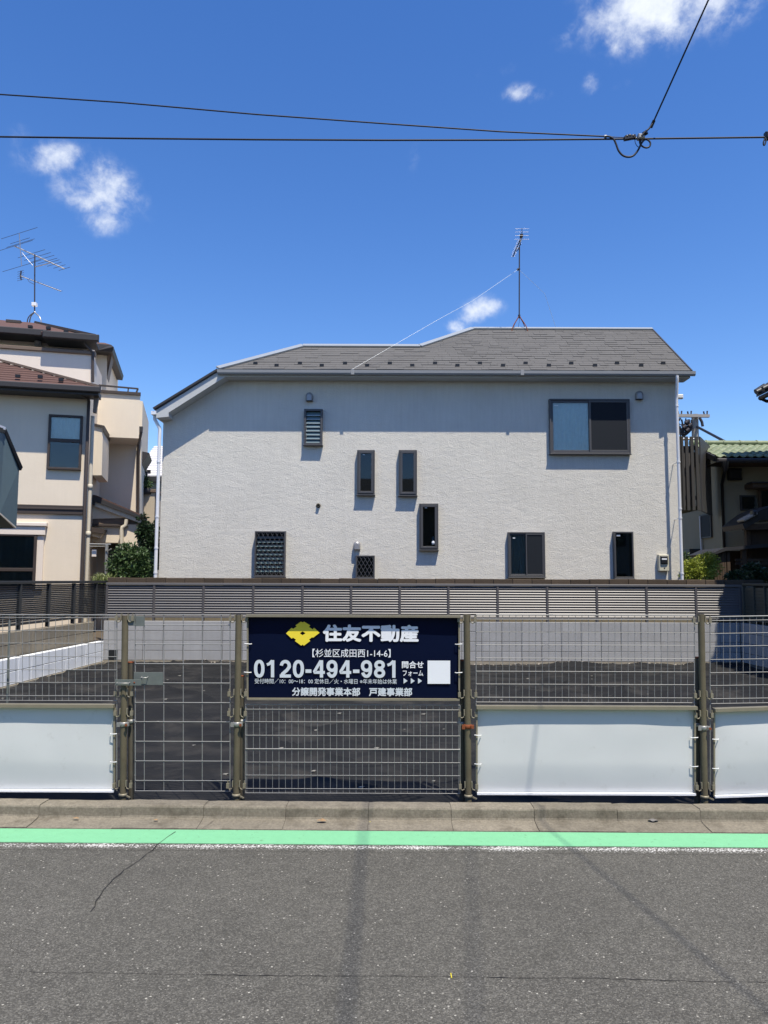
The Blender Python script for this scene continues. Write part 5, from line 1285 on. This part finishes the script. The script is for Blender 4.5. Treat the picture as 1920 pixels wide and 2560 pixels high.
# dark tiled gate roof on posts
gt = thing('gate', (at(1895, 1400, 17.6).x, 17.6, .35), 'small gate with a black tile roof in the shade at the right edge', 'gate')
YT = 17.6
pp = [at(1856, 1310, YT), at(1874, 1296, YT), at(1900, 1276, YT), at(1935, 1262, YT), at(2040, 1262, YT)]
MB().prism([pp[0], pp[1], pp[2], pp[3], pp[4], pp[4] - Vector((0, 0, .3)), at(1900, 1300, YT), at(1862, 1322, YT)], (0, 1.1, 0)).build('roof', 'black_tile', gt)
for i in range(7):
    t = i / 6; q = at(1861 + 28 * t, 1300 - 15 * t, YT - .03)
    MB().lathe([(0, -.05), (.03, -.045), (.036, 0), (.036, .3)], q, 10, 'Y').build('end_tile', 'pole_concrete', gt)
q = at(1884, 1284, YT - .04); MB().bbox(q.x - .04, q.x + .06, q.y - .05, q.y + .1, q.z - .05, q.z + .07, .02).build('ridge_end_tile', 'black_tile', gt)
MB().bar(at(1858, 1318, YT + .1), at(2040, 1312, YT + .1), .14, .14).build('beam', 'old_wood', gt)
for px in (1870, 2000): a = at(px, 1360, YT + .25); MB().bbox(a.x - .05, a.x + .05, YT + .2, YT + .32, .35, at(px, 1316, YT).z, .01).build('post', 'old_wood', gt)
MB().bbox(at(1893, 1380, YT).x, at(1990, 1380, YT).x, YT + .3, YT + .36, .35, at(1900, 1320, YT).z, .01).build('door_leaf', 'old_wood', gt)

# low lean-to shed in deep shade
sh = thing('shed', (at(1860, 1440, 17.0).x, 17.0, .35), 'low dark timber shed with a thin lean-to roof behind the right fence', 'shed')
YS = 17.0
MB().prism([at(1779, 1384, YS), at(1812, 1369, YS), at(1990, 1352, YS), at(1990, 1362, YS), at(1815, 1377, YS), at(1782, 1388, YS)], (0, 1.3, 0)).build('roof', 'black_tile', sh)
for i, (a0, a1) in enumerate(((1791, 1797), (1797.5, 1803.5), (1804, 1810), (1810.5, 1816.5), (1817, 1824))):
    MB().bbox(at(a0, 1420, YS).x, at(a1, 1420, YS).x, YS + .1, YS + .13, .35, at(1805, 1378, YS).z, .004).build('plank', 'old_wood', sh)
for px in (1826, 1868, 1960): a = at(px, 1420, YS); MB().bbox(a.x - .05, a.x + .05, YS + .1, YS + .2, .35, at(px, 1368, YS).z, .006).build('post', 'old_wood', sh)
for y in (1400, 1409): MB().bar(at(1838, y, YS + .15), at(1990, y - 1, YS + .15), .03, .05).build('rail', 'old_wood', sh)
MB().box(at(1826, 1420, YS).x, at(2010, 1420, YS).x, YS + 1.2, YS + 1.25, .35, at(1860, 1372, YS).z).build('rear_wall', 'old_wood', sh)

# shrubs there
shrub('shrub', [cl(1735, 1420, 16.5, 30, 22), cl(1765, 1408, 16.6, 28, 24), cl(1785, 1420, 16.6, 18, 20), cl(1720, 1435, 16.4, 22, 16), cl(1755, 1436, 16.4, 34, 15), cl(1775, 1392, 16.7, 14, 10)], 5200, .06, 'leaf_yellow', 'bright yellow green shrub at the right corner of the grey house', 'shrub', (at(1755, 1440, 16.6).x, 16.6, .4), 21, asp=3.0)
shrub('shrub', [cl(1712, 1400, 17.0, 12, 16), cl(1714, 1430, 16.9, 12, 22)], 900, .06, 'leaf_mid', 'darker green shrub tucked against the white downpipe', 'shrub', (at(1714, 1440, 17).x, 17.0, .4), 22, stems=2)
shrub('shrub', [cl(1845, 1440, 16.3, 30, 9), cl(1880, 1425, 16.5, 22, 16), cl(1905, 1436, 16.4, 20, 12), cl(1800, 1380, 17.2, 6, 6)], 1600, .09, 'leaf_dark', 'dark shaded shrub under the low timber shed', 'shrub', (at(1870, 1440, 16.4).x, 16.4, .4), 23)

# glimpse of street between the houses
fg = thing('house', (at(1728, 1350, 27).x, 27, 0), 'pale distant house with a white awning band seen under the slatted balcony', 'house')
Yf = 27
def fbox(name, x0, y0, x1, y1, d, m, parent=fg):
    a, b_ = at(x0, (y0 + y1) / 2, Yf - d), at(x1, (y0 + y1) / 2, Yf - d); return MB().box(a.x, b_.x, Yf - d, Yf + .5 - d, at(960, y1, Yf - d).z, at(960, y0, Yf - d).z).build(name, m, parent)
fbox('wall', 1680, 1285, 1748, 1450, 0, 'far_wall'); fbox('window', 1706, 1307, 1716, 1321, .05, 'interior'); fbox('awning', 1690, 1342, 1725, 1351, .6, 'white_pipe')
fbox('door', 1704, 1359, 1722, 1420, .05, 'curtain_teal'); fbox('brick_pier', 1735, 1290, 1746, 1360, .1, 'stone_brown')
for i in range(6): fbox('belt', 1734.5, 1296 + 11 * i, 1746.5, 1298 + 11 * i, .13, 'old_block')
fp = thing('gate_post', (at(1727, 1350, 24).x, 24, 0), 'dark navy post in the gap right of the grey house', 'post')
a = at(1724, 1300, 24); MB().bbox(a.x, a.x + .09, 24, 24.1, 0, at(1727, 1290, 24).z, .005).build('post', 'navy_post', fp)
gb = thing('utility_box', (at(1738, 1420, 21).x, 21, .3), 'grey metal box behind the yellow green shrub', 'box')
a, b_ = at(1725, 1400, 21), at(1752, 1400, 21); MB().bbox(a.x, b_.x, 21, 21.5, .3, at(1738, 1372, 21).z, .02).build('cabinet', 'grey_slat', gb); MB().box(a.x + .03, b_.x - .03, 20.985, 20.999, .6, at(1738, 1376, 21).z).build('cabinet_door', 'grey_slat', gb)
MB().tube([(at(1750, 1300, 21).x, 20.9, .3), at(1750, 1290, 20.9)], .03, 8).build('conduit', 'white_pipe', gb)

# utility pole beyond
YP = 34
up_ = thing('utility_pole', (at(1737, 1200, YP).x, YP, 0), 'distant utility pole with a crossarm and cable tangle right of the grey house', 'utility pole')
MB().tube([(at(1737, 1200, YP).x, YP, 0), at(1737, 1036, YP)], [.20, .15], 12).build('pole', 'pole_concrete', up_)
MB().bar(at(1668, 1039, YP - .25), at(1773, 1040, YP - .25), .14, .13).build('crossarm', 'pole_concrete', up_)
for px in (1764, 1700, 1724): q = at(px, 1035, YP - .25); MB().tube([q + Vector((-.09, 0, .12)), q + Vector((-.06, 0, -.03)), q + Vector((.06, 0, -.03)), q + Vector((.08, 0, .14))], .035, 6).build('insulator', 'antenna_dark', up_)
rnd = random.Random(9)
for i in range(16):
    p = at(rnd.uniform(1694, 1730), rnd.uniform(1045, 1085), YP - .3); q = at(rnd.uniform(1694, 1732), rnd.uniform(1045, 1088), YP - .3)
    MB().tube(bez(p, p + Vector((rnd.uniform(-.5, .5), 0, rnd.uniform(-.6, .3))), q + Vector((rnd.uniform(-.5, .5), 0, -.4)), q, 8), rnd.uniform(.02, .05), 5).build('cable_loop', 'cable', up_)
for px, py in ((1714, 1058), (1708, 1070), (1722, 1066), (1716, 1078)): q = at(px, py, YP - .35); MB().tube([q, q + Vector((.12, 0, .10))], .09, 8).build('splice_box', 'antenna_dark', up_)
MB().tube([at(1741, 1066, YP), at(1790, 1092, YP - 3), at(1850, 1124, YP - 6)], .055, 6).build('stay_cable', 'cable', up_)
q = at(1752, 1055, YP - .3); MB().tube([q + Vector((-.05, 0, .2)), q + Vector((.05, 0, 0)), q + Vector((.08, 0, -.2))], .06, 6).build('hanging_clamp', 'antenna_dark', up_)

# tiled house on the right side of the lot: only the corner of its eave is in view
th_ = thing('house', (9, 12, 0), 'tiled house whose dark eave corner pokes in at the right edge', 'house')
exx, ezz = at(1891, 993, 15.4).x, at(1891, 993, 15.4).z
MB().box(exx + .75, 16, 6.5, 14.9, 0, ezz + .25).build('wall', 'olive_stucco', th_)
S_ = .50
dk = MB().prism([(exx, 6, ezz), (exx + 4.2, 6, ezz + S_ * 4.2), (exx + 4.2, 6, ezz + S_ * 4.2 + .10), (exx, 6, ezz + .08)], (0, 9.4, 0)).prism([(exx + 4.2, 6, ezz + S_ * 4.2), (exx + 8.6, 6, ezz), (exx + 8.6, 6, ezz + .1), (exx + 4.2, 6, ezz + S_ * 4.2 + .1)], (0, 9.4, 0)); dk.build('roof', 'black_tile', th_)
for i in range(8):
    x = exx - .03 + i * .22; z = ezz + .10 + S_ * i * .22
    MB().tube([(x, 15.36, z), (x + .2, 15.36, z + S_ * .2)], [.06, .085], 10).build('verge_tile', 'black_tile', th_)
for i in range(34):
    y = 15.25 - i * .27; MB().tube([(exx - .07, y, ezz + .065), (exx + .4, y, ezz + .30)], .055, 8).build('barrel_tile', 'black_tile', th_)
MB().tube([(exx - .02, 15.2, ezz - .07), (exx - .02, 6, ezz - .07)], .05, 8).tube([(exx - .02, 15.2, ezz - .07), (exx + .1, 15.2, ezz - .13), (exx + 1.0, 15.2, ezz - .16)], .035, 8).build('gutter', 'black_plastic', th_)
# unseen upper storey, added beyond the frame to shade the yard at the right
MB().box(exx + 2.4, 16, 6.5, 17.0, ezz, ezz + 4.2).build('upper_wall', 'olive_stucco', th_)
MB().prism([(exx + 1.9, 6, ezz + 4.2), (exx + 6.5, 6, ezz + 6.2), (exx + 10, 6, ezz + 4.2)], (0, 11.4, 0)).build('upper_roof', 'black_tile', th_)

# ================================================================== overhead wires
YW = 5.03
wz = lambda py, px=960: at(px, py, YW).z
def cable(name, pts, r, label, extra=None):
    t = thing(name, pts[0], label, 'cable'); MB().tube(pts, r, 6).build('strand', 'cable', t); return t
J = at(1606, 343, YW)
def sag(a, b_, s, n=24):
    a, b_ = Vector(a), Vector(b_); return [a + (b_ - a) * (i / n) - Vector((0, 0, s * 4 * (i / n) * (1 - i / n))) for i in range(n + 1)]
L0 = at(0, 342, YW); R0 = at(1920, 343, YW)
pts = [Vector((-14, YW, L0.z + .25)), Vector((-8, YW, L0.z + .08))] + [at(px, py, YW) for px, py in ((0, 342), (320, 346), (640, 349), (960, 350.5), (1280, 350), (1606, 347), (1920, 343))] + [Vector((8, YW, R0.z + .12)), Vector((14, YW, R0.z + .35))]
mw = cable('overhead_cable', pts, .0060, 'lower black overhead cable spanning the whole sky')
MB().bar(at(1560, 347, YW - .01), at(1588, 342, YW - .01), .03, .022).build('splice_sleeve', 'black_plastic', mw)
for px, py in ((1567, 342), (1574, 340), (1582, 341)): q = at(px, py, YW - .015); MB().lathe([(0, -.012), (.012, -.008), (.012, .008), (0, .012)], q, 8).build('splice_bolt', 'black_plastic', mw)
q = at(1602, 342, YW - .02); MB().bbox(q.x - .022, q.x + .024, q.y - .02, q.y + .02, q.z - .018, q.z + .016, .006).build('span_clamp', 'galv', mw)
MB().tube([at(1588, 345, YW), at(1596, 346, YW), at(1606, 346, YW)], .006, 6).build('clamp_rod', 'galv', mw)
pts2 = [at(-1200, 170, YW), at(-500, 206, YW)] + [at(px, py, YW) for px, py in ((0, 236), (300, 256), (640, 286), (960, 309), (1250, 329), (1513, 341))]
uw = cable('overhead_cable', pts2, .0048, 'upper black overhead cable sloping down to the splice on the right')
lp_ = [(1513, 341), (1524, 342), (1534, 348), (1540, 360), (1546, 376), (1556, 388), (1569, 392.5), (1582, 390), (1592, 380), (1599, 368), (1602, 358), (1600, 350), (1600, 345)]
def smooth(pix, Y, k=5):
    P = [at(x, y, Y) for x, y in pix]; out = []
    for i in range(len(P) - 1):
        a, b_, c, d = P[max(i - 1, 0)], P[i], P[i + 1], P[min(i + 2, len(P) - 1)]
        for j in range(k):
            t = j / k; out.append(.5 * ((2 * b_) + (c - a) * t + (2 * a - 5 * b_ + 4 * c - d) * t * t + (3 * b_ - a - 3 * c + d) * t ** 3))
    return out + [P[-1]]
MB().tube(smooth(lp_, YW - .01), .0068, 7).build('slack_loop', 'cable', uw)
MB().tube(smooth([(1599, 345), (1600, 358), (1606, 366), (1616, 369.5), (1624, 366), (1626, 358), (1621, 351), (1613, 349), (1607, 354), (1602, 362), (1598, 370)], YW - .02), .006, 7).build('small_loop', 'cable', uw)
MB().tube(smooth([(1587, 346), (1588, 356), (1592, 364), (1597, 368), (1601, 367)], YW - .005), .0025, 5).build('tie_wire', 'cable', uw)
MB().tube(smooth([(1513, 341), (1540, 343), (1565, 344)], YW), .003, 5).build('messenger_wire', 'cable', uw)
q = at(1513, 342, YW); MB().tube([q + Vector((-.006, 0, 0)), q + Vector((.008, 0, 0))], .012, 8).build('cable_band', 'galv', uw)
# service wire climbing from the clamp towards the pole across the street
dirv = (Vector((2.05, 4.5, 5.35)) - Vector((1.79, 5.03, 4.76)))
p1 = at(1632, 308, YW - .12)
d2 = ray(1772, 0); 
def on_plane(px, py):
    """point of the pixel's ray in the plane that holds the clamp, the sun, and the wire's shadow on the road"""
    a = Vector((1.19, 5.08, 0)); n = Vector((-.181, 1, 0)).cross(SUNV); return hit(px, py, a, n)
w0, w1 = on_plane(1632, 308), on_plane(1771, 0)
far = w1 + Vector((.181, -1, 0)) * 9 + SUNV * 2.6
sw_ = cable('service_wire', [w0, w0 + (w1 - w0) * .5, w1, w1 + (w1 - w0) * .6 + Vector((.181, -1, 0)) * .5, far], .0062, 'single dark wire rising from the clamp to the top right')
MB().tube(smooth([(1604, 340), (1612, 330), (1622, 322), (1627, 315), (1631, 309)], YW - .05), .006, 7).build('slack_tail', 'cable', sw_)
MB().tube([w0 + (w0 - w1).normalized() * .03, w0 + (w1 - w0).normalized() * .02], .011, 7).build('wire_grip', 'black_plastic', sw_)
MB().bar(at(1608, 336, YW - .03), at(1618, 330, YW - .05), .025, .02).build('drop_clamp', 'black_plastic', sw_)
q = at(1917, 341, YW)
es = thing('cable_splice', q, 'black cable splice with a loop cut by the right edge', 'cable splice')
MB().bbox(q.x - .012, q.x + .06, q.y - .02, q.y + .02, q.z - .02, q.z + .03, .008).build('splice_body', 'black_plastic', es)
MB().tube(smooth([(1914, 344), (1909, 354), (1909, 362), (1912, 362), (1915, 352), (1917, 343)], YW - .01), .005, 6).build('loop', 'cable', es)
# pole and power lines across the street, behind the camera; their wires shade the road
pq = far + Vector((2.4, -1.4, .1))
pz = thing('utility_pole', (pq.x, pq.y, 0), 'utility pole across the street holding the service wire', 'utility pole')
MB().bar(far, pq, .08, .08).build('crossarm', 'pole_concrete', pz)
MB().tube([(pq.x, pq.y, 0), (pq.x, pq.y, pq.z + .4)], [.17, .10], 12).build('pole', 'pole_concrete', pz)
cable('power_line', sag((-16, 2.25, 9.6), (18, 2.25, 9.6), .15), .008, 'power line along the street above the frame')
cable('power_line', [Vector((-.13 + .21 * 9.5, 2.2, 9.5)), Vector((-.13 + .21 * 9.5, -9, 9.7))], .0105, 'thick cable crossing the street above the frame')
e1_, e2_ = Vector((.565, 5.05, 0)), Vector((.36, 3.1, 0)); k_ = Vector((.21, -.385, 1)) * 9.4
cable('power_line', [e1_ + k_, e1_ + (e2_ - e1_) * 6 + k_], .0055, 'thin cable crossing the street above the frame')

# houses on the near side of the street, behind the viewpoint: what the window panes mirror
for i, (x0, x1, y1, h, m, rm_, lb) in enumerate(((-17, -6.5, -9.5, 5.6, 'far_stucco', 'black_tile', 'tan house with a black roof across the street behind the viewpoint'), (-4.5, 5.5, -10.5, 6.0, 'olive_stucco', 'shingle', 'olive house with a grey roof across the street behind the viewpoint'), (7.5, 18, -9.8, 5.4, 'far_wall', 'red_roof', 'grey house with a red roof across the street behind the viewpoint'))):
    t = thing('house', ((x0 + x1) / 2, y1, 0), lb, 'house')
    MB().box(x0, x1, y1 - 8, y1, 0, h).build('wall', m, t)
    MB().prism([(x0 - .4, y1 + .5, h - .15), (x0 - .4, y1 - 4, h + 2.0), (x0 - .4, y1 - 8.5, h - .15)], (x1 - x0 + .8, 0, 0)).build('roof', rm_, t)
    for k in range(3):
        xa = x0 + 1.2 + k * 3.1
        for z in (.9, 3.6):
            w = MB().box(xa, xa + 1.7, y1, y1 + .06, z, z + 1.2).build('window', 'sash', t); MB().box(xa + .08, xa + 1.62, y1 + .061, y1 + .066, z + .08, z + 1.12).build('pane', 'glass_dark', w)
